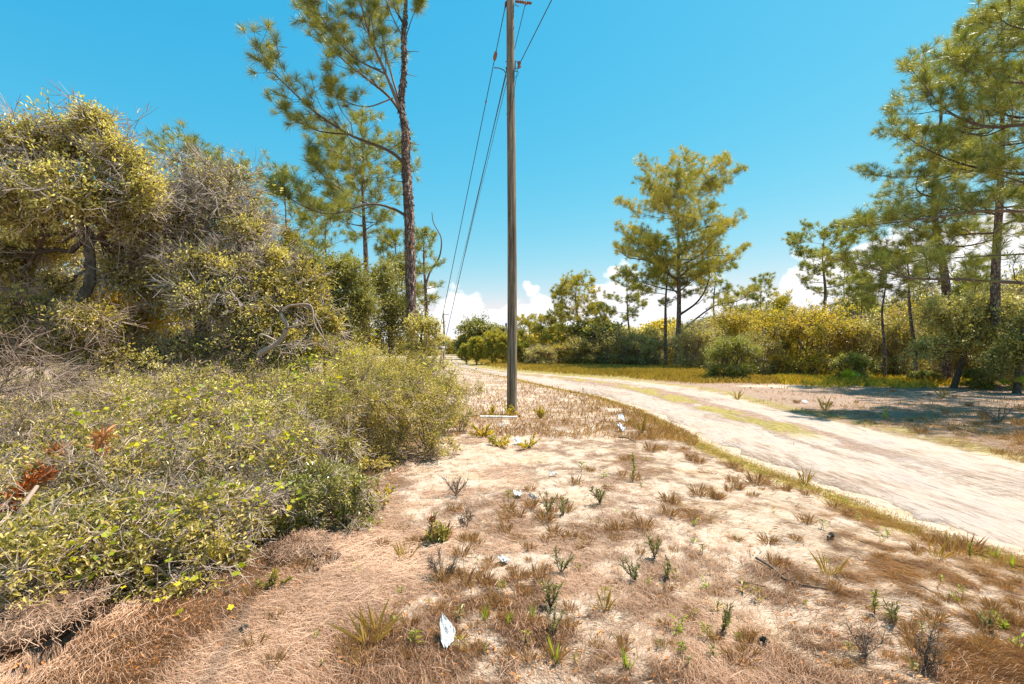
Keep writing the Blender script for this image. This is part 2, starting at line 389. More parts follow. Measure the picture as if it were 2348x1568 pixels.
def groundmat(road=False):
    m, t, b, o = newmat('sandy_road' if road else 'sandy_ground')
    def at(n):
        a = t.nodes.new('ShaderNodeAttribute'); a.attribute_name = n; return a.outputs['Fac']
    n1 = noise(t, 1.1, 5); n2 = noise(t, 9, 6, .65); n3 = noise(t, 70, 4, .6); 
    if road:
        sand = rampn(t, n1, [(.25, (.36, .275, .21)), (.5, (.385, .31, .255)), (.75, (.32, .27, .24))])
        st = noise(t, 5, 6, .7, stretch=(2.2, .28, 1)); st2 = noise(t, 16, 5, .7, stretch=(1.6, .14, 1))
        s1 = rampn(t, st, [(.42, (.55, .45, .37)), (.56, (1, 1, 1))])
        s2 = rampn(t, st2, [(.36, (.45, .36, .29)), (.48, (1, 1, 1))])
        sand = mixc(t, tm(t, 'MULTIPLY', at('wear'), .9), sand, s1, 'MULTIPLY')
        sand = mixc(t, .75, sand, s2, 'MULTIPLY')
    else:
        sand = rampn(t, n1, [(.25, (.41, .305, .22)), (.5, (.43, .345, .27)), (.75, (.40, .285, .18))])
        sand = mixc(t, .6, sand, rampn(t, n2, [(.32, (.60, .50, .42)), (.52, (1, 1, 1))]), 'MULTIPLY')
    # needle debris: crossing streak noises
    d1 = noise(t, 11, 6, .75, stretch=(1, .22, 1)); d2 = noise(t, 13, 6, .75, stretch=(.22, 1, 1)); 
    deb = tm(t, 'MAXIMUM', d1, d2)
    lc = rampn(t, deb, [(.40, (.13, .078, .055)), (.52, (.28, .18, .13)), (.62, (.38, .265, .20)), (.74, (.46, .35, .28))])
    fine = rampn(t, n3, [(.3, (.6, .55, .52)), (.7, (1.2, 1.2, 1.2))])
    lc = mixc(t, 1.0, lc, fine, 'MULTIPLY')
    msk = tm(t, 'SUBTRACT', tm(t, 'MULTIPLY', tm(t, 'ADD', tm(t, 'ADD', at('litter'), tm(t, 'MULTIPLY', tm(t, 'SUBTRACT', deb, .56), 2.2)), tm(t, 'MULTIPLY', tm(t, 'SUBTRACT', n2, .5), 1.0)), 1.9), .62, True)
    col = mixc(t, tm(t, 'MULTIPLY', msk, .92), sand, lc)
    gc = rampn(t, n2, [(.3, (.15, .125, .035)), (.5, (.27, .215, .06)), (.7, (.36, .275, .12))])
    gmk = tm(t, 'SUBTRACT', tm(t, 'MULTIPLY', tm(t, 'ADD', at('green'), tm(t, 'MULTIPLY', tm(t, 'SUBTRACT', n2, .5), .9)), 1.8), .6, True)
    col = mixc(t, gmk, col, gc)
    t.links.new(col, b.inputs['Base Color']); b.inputs['Roughness'].default_value = .95; b.inputs['Specular IOR Level'].default_value = .15
    bump(t, b, tm(t, 'ADD', tm(t, 'MULTIPLY', n2, 1.0), tm(t, 'ADD', tm(t, 'MULTIPLY', n3, .25), tm(t, 'MULTIPLY', deb, tm(t, 'MULTIPLY', msk, 1.2)))), .75, .035)
    return m
M_ground = groundmat(); M_road = groundmat(True)

# ------------------------------------------------------------------ ground and road
def build_ground():
    front = np.linspace(rad(-58), rad(58), 640); back = np.linspace(rad(58), rad(302), 62)[1:-1]
    A = np.concatenate([front, back]); nA = len(A)
    R = [.7]
    while R[-1] < 60: R.append(R[-1]*1.0105+.002)
    while R[-1] < 5000: R.append(R[-1]*1.12)
    R = np.array(R); nR = len(R)
    X = R[:, None]*np.sin(A)[None]; Y = R[:, None]*np.cos(A)[None]
    Z = H(X, Y)
    v = np.stack([X, Y, Z], -1).reshape(-1, 3); v = np.vstack([v, [0, 0, hz(0, 0)]])
    i = np.arange(nR-1)[:, None]*nA; j = np.arange(nA)[None]; j2 = (j+1) % nA
    F = np.stack([i+j, i+nA+j, i+nA+j2, i+j2], -1).reshape(-1, 4)
    g = Geo(); g.add(v, F); c = len(v)-1
    g.f.append((np.stack([np.arange(nA), (np.arange(nA)+1) % nA, np.full(nA, c)], -1), 0))
    x, y = v[:, 0], v[:, 1]
    rd = road_d(x, y)
    lit = litter(x, y)*sm(-.05, .35, rd+.25*(fbm(x/.4, y/.4, 12)-.5))
    patch = np.exp(-(((x-11.5)/1.9)**2+((y-20.6+(x-11.5)*.25)/.8)**2))          # bare white sand by the round bush
    lit = lit*(1-sm(.3, .6, patch)*1.0)
    gr = green(x, y)*(1-sm(.3, .6, patch))
    tag(g.build('ground', M_ground, smooth=True, attrs={'litter': lit, 'green': gr}), kind='structure')
build_ground()
def build_road():
    Ys = [-5.5]
    while Ys[-1] < 84: Ys.append(Ys[-1]+max(.05, abs(Ys[-1])*.008))
    Ys = np.array(Ys); S = np.linspace(0, 1, 90)
    l, r_ = road_lr(Ys)
    n1 = (fbm(Ys/.7, 0*Ys, 41)-.5)*.5+(fbm(Ys/.16, 0*Ys, 43)-.5)*.18; n2 = (fbm(Ys/.7, 0*Ys, 42)-.5)*.7+(fbm(Ys/.16, 0*Ys, 44)-.5)*.2
    l = l+n1; r_ = r_+n2
    X = l[:, None]+(r_-l)[:, None]*S[None]; Y = np.repeat(Ys[:, None], 90, 1)
    rut = -.03*np.exp(-((S-.25)/.12)**2)-.03*np.exp(-((S-.8)/.12)**2)
    Z = H(X, Y)+.016+(rut[None]+.03)*.5*sm(0,.15,np.minimum(S,1-S))[None]-.012*np.maximum(sm(.06, 0, S), sm(.94, 1, S))[None]-.022*np.maximum(sm(.022, 0, S), sm(.978, 1, S))[None]+(.02*fbm(X/.4, Y/.4, 50, 3)+.022*fbm(X/.09+Y*.05, Y/1.1, 58, 3)+.015*fbm(X/.1, Y/.12, 59, 2))*sm(0,.15,np.minimum(S,1-S))[None]+np.clip(Y/40, 0, 1)*.02
    lw = sm(.5, .62, fbm(X/.7, Y/2, 51))*.75*np.ones_like(X)
    strip = np.exp(-((S[None]-.52-.04*np.sin(Y/3))/.13)**4)*sm(7.5, 10.5, Y)
    gr = np.clip(strip*.95*sm(.25, .5, fbm(X/.4, Y/1.2, 52)), 0, 1)
    gr = np.maximum(gr, np.maximum(sm(.05, 0, S), sm(.95, 1, S))[None]*.6*sm(.35, .5, fbm(X/.4, Y/.4, 55)))
    lit = np.clip(np.exp(-((S[None]-.54)/.17)**4)*sm(5.5, 8.5, Y)*sm(.2, .45, fbm(X/.5, Y/1.5, 53))*.95+.30*sm(.42, .65, fbm(X/.35, Y/2.0, 57))+.25*sm(.12, 0, np.minimum(S, 1-S))[None], 0, 1)
    g = Geo(); nS = 90; i = np.arange(len(Ys)-1)[:, None]*nS; j = np.arange(nS-1)[None]
    g.add(np.stack([X, Y, Z], -1), np.stack([i+j, i+j+1, i+nS+j+1, i+nS+j], -1).reshape(-1, 4))
    tag(g.build('road', M_road, smooth=True, attrs={'litter': lit.ravel(), 'green': gr.ravel(), 'wear': lw.ravel()}), kind='structure')
    # sandy crossroad far off
    g = Geo(); xs = np.linspace(-24, 3, 60); ys = np.linspace(0, 1, 6)
    X = np.repeat(xs[:, None], 6, 1); Y = 84+ys[None]*10+(fbm(xs/3, 0*xs, 3)-.5)[:, None]*2
    Z = 0*X+.06
    i = np.arange(59)[:, None]*6; j = np.arange(5)[None]
    g.add(np.stack([X, Y, Z], -1), np.stack([i+j, i+6+j, i+6+j+1, i+j+1], -1).reshape(-1, 4))
    tag(g.build('crossroad', M_road, attrs={'litter': np.zeros(360), 'green': np.zeros(360), 'wear': np.zeros(360)}), kind='structure')
build_road()

# ------------------------------------------------------------------ pines
def pine_limb(gb, gt, path, r0, r_, n_sub=10, sub_len=1.0, m=50, Ln=.24, wd=.004, start=.3, up=.35, tw=3, sides=6, flat=.5, dens=1.0):
    """one limb: main axis, side branches, twigs with a needle tuft at every tip"""
    k = max(8, len(path)*5); P = smooth_path(path, k)
    R = r0*(1-.82*np.linspace(0, 1, k)**.9)
    tubes(gb, P, R, sides)
    TP = []; TD = []
    seg = np.linalg.norm(np.diff(P, axis=0), axis=1).sum()
    tg = nrm(np.gradient(P, axis=0))
    for s_ in range(n_sub):
        u = start+(1-start)*(s_+r_.random()*.8)/n_sub; i = min(k-1, int(u*(k-1)))
        p = P[i]; d = tg[i]; side = nrm(np.cross(d, [0, 0, 1]))*(1 if s_ % 2 else -1)
        dd = nrm(d*(.5+.5*r_.random())+side*(.4+.6*r_.random())*flat*1.6+np.array([0, 0, up*(.2+1.1*r_.random())])+r_.normal(0, .22, 3))
        ln = sub_len*(1.0-.55*u)*(.6+.7*r_.random())
        q = p+dd*ln; q[2] += ln*.12
        b = curve(p, q, 6, .10, r_, -.16)
        tubes(gb, b, np.linspace(max(.006, R[i]*.45), .005, 6), 4)
        TP.append(b[-1]); TD.append(nrm(b[-1]-b[-2]+np.array([0, 0, .04])))
        for w in range(tw):
            uu = .3+.65*(w+r_.random())/tw; j = uu*5; j0 = int(j); a = b[j0]+(b[min(5, j0+1)]-b[j0])*(j-j0)
            d2 = nrm(dd*.5+r_.normal(0, .75, 3)+np.array([0, 0, up]))
            l2 = ln*(.25+.35*r_.random())
            c = curve(a, a+d2*l2, 4, .06, r_, -.08)
            tubes(gb, c, np.linspace(.006, .004, 4), 3)
            TP.append(c[-1]); TD.append(nrm(c[-1]-c[-2]+np.array([0, 0, .03])))
    TP.append(P[-1]); TD.append(nrm(P[-1]-P[-2]+np.array([0, 0, .05])))
    TP = np.array(TP); TD = np.array(TD)
    needles(gt, TP, TD, int(m*dens*1.35), Ln, wd, back=.09*Ln/.24, spread=.85, r_=r_)
def trunk_mesh(g, path, radii, r_, sides=14, rough=.05):
    k = 60; P = smooth_path(path, k); R = np.interp(np.linspace(0, 1, k), np.linspace(0, 1, len(radii)), radii)
    R = R*(1+rough*r_.normal(0, 1, k)*.5); R[0] *= 1.25; R[1] *= 1.08
    tubes(g, P, R, sides, cap=True); return P, R
def pine(label, base, height, crown0, rad_fn, n_limbs, seed, r0=.2, lean=(0, 0), m=34, Ln=.3, wd=.008, n_sub=8, sub_len=1.1, tw=2,
         group=None, mat=None, rise=.25, cat='tree', name='pine_tree', droop=.0, extra=None, dens=1.0, crooked=.01, risetop=.22):
    r_ = np.random.default_rng(seed); bx, by = base; bz = hz(bx, by)-.08
    t = thing(name, label, cat, (bx, by, bz), group)
    gtk = Geo(); gb = Geo(); gn = Geo()
    pts = [(bx+lean[0]*u+r_.normal(0, crooked*height)*(0 < u < 1), by+lean[1]*u+r_.normal(0, crooked*height)*(0 < u < 1), bz+height*u) for u in (0, .3, .55, .8, 1)]
    P, R = trunk_mesh(gtk, pts, [r0, r0*.82, r0*.6, r0*.32, .02], r_, 12)
    for i in range(n_limbs):
        f = (i+r_.random()*.7)/n_limbs; u = crown0+(1-crown0)*f; j = int(u*59); p = P[j]
        az_ = i*2.4+r_.normal(0, .35); rr = rad_fn(f, az_)*(.8+.35*r_.random())
        d = np.array([math.sin(az_), math.cos(az_), 0]); up_ = rise+risetop*f*f-droop*(1-f)
        tip = p+d*rr+np.array([0, 0, rr*up_])
        mid = p+d*rr*.5+np.array([0, 0, rr*up_*.35+rr*.02])+r_.normal(0, .05, 3)*rr
        pine_limb(gb, gn, [p, mid, tip], max(.015, R[j]*.42), r_, max(4, int(1.3*n_sub*rr/2.2)), sub_len, m, Ln, wd, start=.28, up=.45, tw=tw, sides=5, dens=dens)
    top_ = P[-1]
    pine_limb(gb, gn, [P[-8], P[-4], top_], .03, r_, 6, sub_len*.7, m, Ln, wd, start=.1, up=.7, tw=tw, sides=5)
    for i in range(3):       # dead stubs
        j = int((.15+.5*crown0*r_.random()+.1*i)*59*min(1, crown0+.3)); az_ = r_.random()*6.28; d = np.array([math.sin(az_), math.cos(az_), .1])
        tubes(gb, curve(P[j], P[j]+d*(.25+.5*r_.random()), 4, .1, r_), np.linspace(.018, .006, 4), 4)
    if extra: extra(gb, gn, r_, P, R)
    gtk.build('trunk', M_pbark, t, True)
    o = gb.build('branches', M_dtwig, t, True); tag(o, kind='stuff')
    o = gn.build('needle_foliage', mat or M_need, t)
    return t

# the big pine beside the pole
def big_pine():
    r_ = np.random.default_rng(11); Y = 14.0
    base = W(946, 932, Y); bx, by = base[0], base[1]; bz = hz(bx, by)-.1
    t = thing('pine_tree', 'tallest pine with a bare reddish trunk, left of the utility pole', 'tree', (bx, by, bz))
    g = Geo(); gb = Geo(); gn = Geo()
    px = [(946, 935), (945, 800), (941, 650), (938, 500), (931, 380), (929, 300), (920, 240), (926, 160), (926, 80), (930, 10), (934, -70), (930, -160), (925, -230)]
    pts = [W(x, y, Y) for x, y in px]; pts[0][2] = bz
    P, R = trunk_mesh(g, pts, [.20, .155, .15, .145, .135, .12, .085, .075, .065, .055, .045, .03, .015], r_, 18, .07)
    # bark flakes standing off the trunk
    n = 900; i = r_.integers(1, 44, n); a = r_.random(n)*6.283; rr = R[i]*1.0
    p = P[i]+np.stack([np.cos(a)*rr, np.sin(a)*rr, r_.normal(0, .1, n)], -1)
    D = nrm(np.stack([np.cos(a)*.25, np.sin(a)*.25, -np.ones(n)], -1)); S = np.stack([-np.sin(a), np.cos(a), 0*a], -1); O = np.stack([np.cos(a), np.sin(a), 0*a], -1)
    h_ = r_.uniform(.04, .10, n)[:, None]; w_ = r_.uniform(.015, .035, n)[:, None]
    V = np.stack([p-S*w_, p+S*w_, p+S*w_*.8+D*h_+O*.012, p-S*w_*.8+D*h_+O*.012], 1); g.add(V, np.arange(n)[:, None]*4+np.array([[0, 1, 2, 3]]))
    tr = g.build('trunk', M_pbark, t, True)
    for (x, y, s_) in ((944, 545, 0), (941, 565, 0), (936, 322, 0)):
        q = W(x+1, y, Y-.145); gg = Geo(); aa = np.linspace(0, 6.283, 9)[:-1]
        ring = np.stack([q[0]+.035*np.cos(aa), np.full(8, q[1]+.0), q[2]+.045*np.sin(aa)], -1); ring2 = ring+np.array([0, .05, 0])
        gg.add(np.vstack([ring, ring2]), [[k_, (k_+1) % 8, 8+(k_+1) % 8, 8+k_] for k_ in range(8)]); gg.f.append((np.array([list(range(8))]), 0))
        gg.build('branch_scar', M_cutscar, t)
    def limb(pxs, r0, n_sub, sl=.9, up=.5, dz=0., start=.3, m=64, tw=3):
        path = [W(x, y, Y+dd) for x, y, dd in pxs]
        pine_limb(gb, gn, path, r0, r_, n_sub, sl*1.2, int(m*1.3), .29, .0044, start=start, up=up, tw=tw, sides=7)
    limb([(931, 378, 0), (890, 345, -.2), (800, 308, -.5), (720, 255, -.7), (650, 190, -.9), (590, 135, -1.0)], .055, 17, 1.5, .5, start=.28, tw=3)
    limb([(800, 308, -.5), (730, 300, -.2), (670, 270, .2), (640, 240, .4)], .025, 6, .6, .3)
    limb([(922, 262, 0), (890, 220, .4), (840, 180, .7), (790, 140, 1.0), (730, 80, 1.2), (700, 30, 1.3)], .05, 16, 1.0, .55, start=.25, tw=4)
    limb([(922, 262, 0), (885, 170, -.3), (850, 90, -.6), (830, 20, -.8), (800, -60, -.9)], .055, 15, 1.0, .6, start=.25, tw=4)
    limb([(922, 250, 0), (900, 180, .3), (880, 100, .7), (870, 20, .9), (860, -80, 1)], .04, 10, .9, .6, start=.3)
    limb([(885, 170, -.3), (810, 130, -.9), (750, 60, -1.2), (715, 0, -1.4)], .03, 10, .9, .5)
    limb([(900, 225, 0), (840, 245, -.4), (780, 225, -.8), (760, 190, -1)], .025, 7, .7, .35)
    limb([(938, 500, 0), (900, 478, -.3), (845, 468, -.7), (760, 490, -1.1), (690, 470, -1.3), (630, 430, -1.5)], .045, 12, .9, .45, start=.42, tw=3)
    limb([(845, 468, -.7), (790, 440, -.9), (740, 400, -1.1), (720, 360, -1.2)], .022, 7, .7, .4)
    limb([(926, 100, 0), (945, 40, .2), (960, 10, .3)], .02, 3, .4, .5, start=.7)
    limb([(928, 60, 0), (880, -20, .4), (820, -90, .6)], .035, 10, .9, .6)
    limb([(930, -20, 0), (1000, -90, .3), (1040, -160, .4)], .03, 8, .8, .6, start=.45)
    limb([(930, -60, 0), (860, -150, -.4), (800, -220, -.5)], .03, 8, .8, .6)
    limb([(927, -160, 0), (925, -260, 0), (920, -320, 0)], .02, 8, .7, .6, start=.1)
    limb([(926, 90, 0), (900, 40, -.5), (870, -30, -1.0)], .025, 7, .8, .6)
    for (x, y) in ((960, 118), (955, 175), (962, 330), (905, 417), (922, 30)):     # broken stubs
        j = np.argmin(np.abs(P[:, 2]-W(0, y, Y)[2])); a = P[j]; b_ = W(x if x > 940 else x, y, Y)
        tubes(gb, curve(a, a+(b_-a)*1.0+np.array([0, r_.normal(0, .1), 0]), 5, .12, r_), np.linspace(.016, .006, 5), 5)
    tag(gb.build('branches', M_dtwig, t, True), kind='stuff'); gn.build('needle_foliage', M_need, t)
    # fresh green sprout low on the trunk
    gg = Geo(); q = W(930, 690, Y-.15); needles(gg, np.array([q, q+[-.08, 0, .06], q+[.02, 0, -.1], q+[-.1, 0, -.05]]), nrm(np.array([[-1, -.5, .4], [-1, 0, .8], [-.8, -.3, .2], [-1, .2, .1]])), 26, .22, .007, r_=r_)
    gg.build('trunk_sprout', M_needg, t)
big_pine()

def rf(base_r, prof): return lambda f, a: base_r*np.interp(f, *prof)
PR_round = ([0, .25, .5, .75, 1], [.75, 1, 1, .8, .35])
PR_cone = ([0, .2, .5, .8, 1], [.7, 1, .8, .5, .2])
PR_flat = ([0, .3, .6, .85, 1], [.5, .7, 1, .9, .4])
def pinepx(label, x, ybase, Y, ytop, seed, wpx, crown0, prof=PR_round, **kw):
    """pine whose base is on the ground at distance Y under photo column x, crown wpx wide"""
    X = (x-1173.5)*K*Y; h = CAMH+(HZ-ytop)*K*Y; R_ = wpx*.5*K*Y
    return pine(label, (X, Y), h, crown0, rf(R_, prof), kw.pop('n_limbs', 20), seed, **kw)
pinepx('mid-height pine with rounded crown and dark trunk just left of the tallest pine', 848, 0, 18, 335, 21, 230, .60, PR_flat, n_limbs=26, r0=.15, m=44, Ln=.26, wd=.006, lean=(-.25, 0), n_sub=9, crooked=.006)
pinepx('slim pine behind the scrub, second pine left of the tallest pine', 648, 0, 21, 400, 22, 120, .55, PR_round, n_limbs=15, r0=.10, m=36, Ln=.27, wd=.007, sub_len=.9)
pinepx('round-topped pine rising behind the grey leafless oak', 440, 0, 17, 345, 23, 250, .50, PR_round, n_limbs=24, r0=.14, m=36, Ln=.27, wd=.006)
pinepx('pine with narrow tufted top between the grey oak and the slim pine', 545, 0, 19, 405, 24, 120, .5, PR_cone, n_limbs=16, r0=.11, m=34, Ln=.27, wd=.006)
pinepx('bushy bright green pine directly behind the trunk of the tallest pine', 905, 0, 27, 540, 25, 140, .3, PR_cone, n_limbs=22, r0=.14, m=34, Ln=.3, wd=.010, mat=M_needg)
pinepx('small bushy pine in the gap between the two left trunks', 745, 0, 24, 490, 27, 150, .35, PR_round, n_limbs=18, r0=.12, m=30, Ln=.3, wd=.010)
def snagex(gb, gn, r_, P, R):
    a = P[34]; s_ = a[1]/27.
    pth = [a, a+np.array([.25, 0, .8]), a+np.array([.75, 0, 1.6]), a+np.array([.85, 0, 2.6]), a+np.array([.45, 0, 3.4]), a+np.array([.35, 0, 4.0])]
    tubes(gb, smooth_path(pth, 24), np.linspace(.06, .02, 24), 6)
pinepx('slender pine with a bare crooked side stem, right of the tallest pine', 972, 0, 26, 530, 26, 75, .45, PR_round, n_limbs=14, r0=.15, m=26, Ln=.28, wd=.009, sub_len=.6, extra=snagex)

# right side pines
def pR1(gb, gn, r_, P, R):
    base = lambda x, y, dd: W(x, y, 42+dd)
    for pts, r0 in (([(1553, 770, 0), (1590, 735, -1), (1640, 700, -2), (1690, 690, -2.5), (1740, 665, -3)], .10),
                    ([(1553, 725, 0), (1600, 690, -1.5), (1625, 640, -2.5), (1620, 600, -3)], .11),
                    ([(1550, 640, 0), (1620, 590, .5), (1680, 585, 1), (1710, 570, 1.2)], .09),
                    ([(1550, 640, 0), (1490, 600, -.5), (1440, 590, -1), (1418, 568, -1)], .09)):
        pine_limb(gb, gn, [base(*q) for q in pts], r0, r_, 12, 1.5, 26, .36, .012, start=.3, up=.5, tw=3)
pinepx('large round-crowned pine standing alone right of the sandy road', 1552, 0, 42, 400, 31, 300, .32, ([0, .15, .35, .6, .8, .92, 1], [.7, .95, 1.0, .95, .8, .6, .35]), n_limbs=40, r0=.24, m=30, Ln=.42, wd=.011, n_sub=7, sub_len=1.7, tw=3, mat=M_needl, extra=pR1, rise=.35, risetop=.05)
pinepx('thin straight pine close beside the large round-crowned pine', 1526, 0, 42.5, 560, 32, 150, .45, PR_round, n_limbs=14, r0=.16, m=28, Ln=.36, wd=.014)
pinepx('thin behind-standing pine on the right flank of the large round-crowned pine', 1640, 0, 52, 600, 33, 90, .6, PR_round, n_limbs=10, r0=.14, m=28, Ln=.4, wd=.016)
pinepx('small slender pine with sparse crown against the cloud', 1437, 0, 48, 622, 34, 115, .42, PR_cone, n_limbs=15, r0=.13, m=26, Ln=.36, wd=.016, sub_len=1.1)
pinepx('bushy cone-shaped pine first to the right of the utility pole', 1322, 0, 50, 650, 35, 150, .25, PR_cone, n_limbs=24, r0=.20, m=26, mat=M_needl, Ln=.36, wd=.018, sub_len=1.5, tw=3)
pinepx('dense low pine between the utility pole and the cone-shaped pine', 1240, 0, 52, 735, 36, 120, .15, PR_round, n_limbs=20, r0=.14, m=26, Ln=.36, wd=.018, mat=M_needl)
pinepx('open-branched pine against the cloud in the right half', 1890, 0, 46, 535, 37, 165, .52, PR_flat, n_limbs=16, r0=.22, m=30, Ln=.36, wd=.014, sub_len=1.3, tw=3)
pinepx('small pine just right of the open-branched pine', 1938, 0, 50, 610, 38, 90, .4, PR_round, n_limbs=14, r0=.14, m=26, Ln=.36, wd=.016)
pinepx('little pine tip poking out above the yellow shrubs', 1745, 0, 50, 640, 39, 75, .45, PR_cone, n_limbs=12, r0=.10, m=26, Ln=.36, wd=.016)
pinepx('low pine behind the yellow shrubs, left of the little pine tip', 1690, 0, 56, 675, 40, 100, .4, PR_round, n_limbs=12, r0=.12, m=26, Ln=.36, wd=.018)
pinepx('thin pine with dark trunk, leftmost trunk of the right-hand stand', 2028, 0, 23, 585, 41, 110, .55, PR_round, n_limbs=14, r0=.075, m=34, Ln=.28, wd=.008, sub_len=.8)
pinepx('small leaning pine with flat bushy crown in front of the right-hand stand', 2103, 0, 22, 560, 42, 170, .60, PR_flat, n_limbs=18, r0=.095, m=40, Ln=.28, wd=.007, lean=(-.55, 0), sub_len=.9)
pinepx('young pine with pale tips among the yellow shrubs', 1795, 0, 30, 690, 51, 60, .15, PR_cone, n_limbs=20, r0=.07, m=28, Ln=.34, wd=.011, sub_len=.8, mat=M_needl)
pinepx('young pine between the open-branched pine and the leftmost thin trunk', 1975, 0, 30, 640, 52, 80, .3, PR_cone, n_limbs=20, r0=.09, m=28, Ln=.34, wd=.011, sub_len=.9)
pinepx('slender young pine between the two thick trunks', 2235, 0, 27, 600, 53, 90, .3, PR_cone, n_limbs=20, r0=.09, m=28, Ln=.34, wd=.010, sub_len=.9)
RA = pinepx('tall pine left of the two thick trunks at the right edge', 2172, 0, 21.4, 130, 43, 260, .34, ([0, .2, .45, .7, .9, 1], [1.1, 1.3, 1.0, .7, .55, .4]), n_limbs=26, r0=.20, m=32, Ln=.30, wd=.0075, n_sub=8, sub_len=1.3, tw=3, lean=(-.35, 0), rise=.12)
def pRB(gb, gn, r_, P, R):
    pass
pinepx('tall pine right of the two thick trunks at the right edge', 2286, 0, 19.2, 40, 44, 250, .38, ([0, .2, .45, .7, .9, 1], [1.0, 1.1, 1.0, .85, .7, .5]), n_limbs=28, r0=.19, m=32, Ln=.30, wd=.0075, n_sub=8, sub_len=1.3, tw=3, lean=(.15, 0), rise=.15)
def pRC(gb, gn, r_, P, R):
    Y = 13
    b = lambda x, y, dd: W(x, y, Y+dd)
    for pts, r0, n in (([(2480, 655, 0), (2347, 649, 0), (2200, 640, .3), (2087, 637, .6), (1990, 612, .9), (1900, 590, 1.2)], .06, 16),
                       ([(2470, 480, 0), (2347, 484, .2), (2250, 484, .4), (2130, 500, .6), (2030, 512, .8), (1955, 520, 1)], .06, 20),
                       ([(2480, 570, 0), (2347, 582, .5), (2200, 590, 1), (2120, 600, 1.3)], .04, 7),
                       ([(2470, 270, 0), (2347, 285, .1), (2260, 290, .3), (2180, 260, .6), (2130, 210, .8), (2090, 160, .9)], .06, 20),
                       ([(2460, 200, 0), (2347, 190, .5), (2250, 180, 1), (2180, 130, 1.2)], .05, 16),
                       ([(2470, 400, 0), (2347, 400, .6), (2220, 380, 1), (2120, 340, 1.2), (2060, 300, 1.3)], .05, 18),
                       ([(2450, 60, 0), (2380, 70, .1), (2320, 60, .2), (2290, 40, .2)], .04, 10)):
        pine_limb(gb, gn, [b(*q) for q in pts], r0, r_, n, 1.05, 50, .30, .006, start=.22, up=.4, tw=3, sides=6)
pinepx('pine mostly outside the frame at the right, reaching long limbs into view', 2490, 0, 13, -60, 45, 520, .40, PR_round, n_limbs=26, r0=.22, m=44, Ln=.3, wd=.006, n_sub=7, sub_len=1.1, tw=3, extra=pRC)
# off to the right, casting the shade on the verge

# ------------------------------------------------------------------ leafy shrubs and oaks
def crown(gl, gw, attach, lobes, r_, leaf=.05, wid=.22, per=12, sig=.12, tpl=OVAL, r_limb=.05, sub_every=14, flat=.6, twr=.004, bare=0.0, gbare=None, dead=1.0, minz=None, jit=.10, out=.6):
    """lobes: list of (centre, radii, n_targets). limbs run from attach to every lobe, twigs to every target, leaves round the twig ends"""
    for (c, rr, n) in lobes:
        c = np.array(c, float); rr = np.array(rr, float)
        a = np.array(attach[r_.integers(len(attach))] if isinstance(attach, list) else attach, float)
        li = curve(a, c, 9, jit*1.3, r_, .05)
        tubes(gw, li, r_limb*(1-.7*np.linspace(0, 1, 9)), 6)
        ns = max(3, n//sub_every); sp = c+sphere_pts(ns, r_, .6)*rr*.62
        roots = li[np.clip((r_.random(ns)*5+4).astype(int), 0, 8)]
        t = np.linspace(0, 1, 6)[None, :, None]
        S = roots[:, None]*(1-t)+sp[:, None]*t; jj = np.cumsum(r_.normal(0, 1, S.shape), 1); jj -= jj[:, :1]; S = S+jj*t*.05*rr.mean()
        tubes(gw, S, np.linspace(r_limb*.30, max(twr*1.5, r_limb*.1), 6)[None].repeat(ns, 0), 4)
        nc = n*2//3; kk = r_.integers(0, ns, nc)
        T = np.vstack([c+sphere_pts(n-nc, r_, 1.6)*rr*(1+.2*r_.normal(0, 1, (n-nc, 1))), c+(sp[kk]-c)*1.25+r_.normal(0, 1, (nc, 3))*rr*.26])
        if minz is not None: T[:, 2] = np.maximum(T[:, 2], minz+.04*r_.random(n))
        E = S[:, -1]; dm = ((T[:, None]-E[None])**2).sum(-1); k_ = dm.argmin(1)
        t = np.linspace(0, 1, 4)[None, :, None]
        Q = E[k_][:, None]*(1-t)+T[:, None]*t; jj = r_.normal(0, 1, Q.shape)*.045*rr.mean(); jj[:, 0] = 0; Q = Q+jj
        tubes(gw, Q, np.linspace(twr*1.6, twr*.8, 4)[None].repeat(n, 0), 3)
        isb = r_.random(n) < bare
        Tl = Q[~isb][:, -1]; Dl = nrm(Q[~isb][:, -1]-Q[~isb][:, -2])
        m = len(Tl)
        if m:
            u = r_.random((m*per, 1)); P = np.repeat(Tl, per, 0)-np.repeat(Dl, per, 0)*u*sig*1.3+r_.normal(0, sig*.42, (m*per, 3))
            O = nrm(P-c)
            D = nrm(np.repeat(Dl, per, 0)*.7+O*out*.5+r_.normal(0, .65, (m*per, 3)))
            leaves(gl, P, D, leaf*(.65+.6*r_.random(m*per)), wid, tpl, flat, r_=r_)
        if isb.any():
            B = Q[isb]; sprays(gbare or gw, B[:, -1], nrm(B[:, -1]-B[:, 0]), r_, sig*2.2, 5, twr)
def sprays(g, P, D, r_, ln, m, tr):
    """forking dead twigs"""
    n = len(P)
    for lvl in range(2):
        P2 = np.repeat(P, m, 0); D2 = np.repeat(D, m, 0)
        d = nrm(D2*.7+r_.normal(0, .55, P2.shape)); l = ln*(.5+.8*r_.random((len(P2), 1)))
        a = P2+0; b = P2+d*l*.5+r_.normal(0, .05, P2.shape)*l; c = P2+d*l
        tubes(g, np.stack([a, b, c], 1), np.array([tr, tr*.8, tr*.55])[None].repeat(len(P2), 0), 3)
        sel = r_.random(len(P2)) < .35; P = b[sel]; D = d[sel]; ln *= .7; m = 2
        if len(P) == 0: break
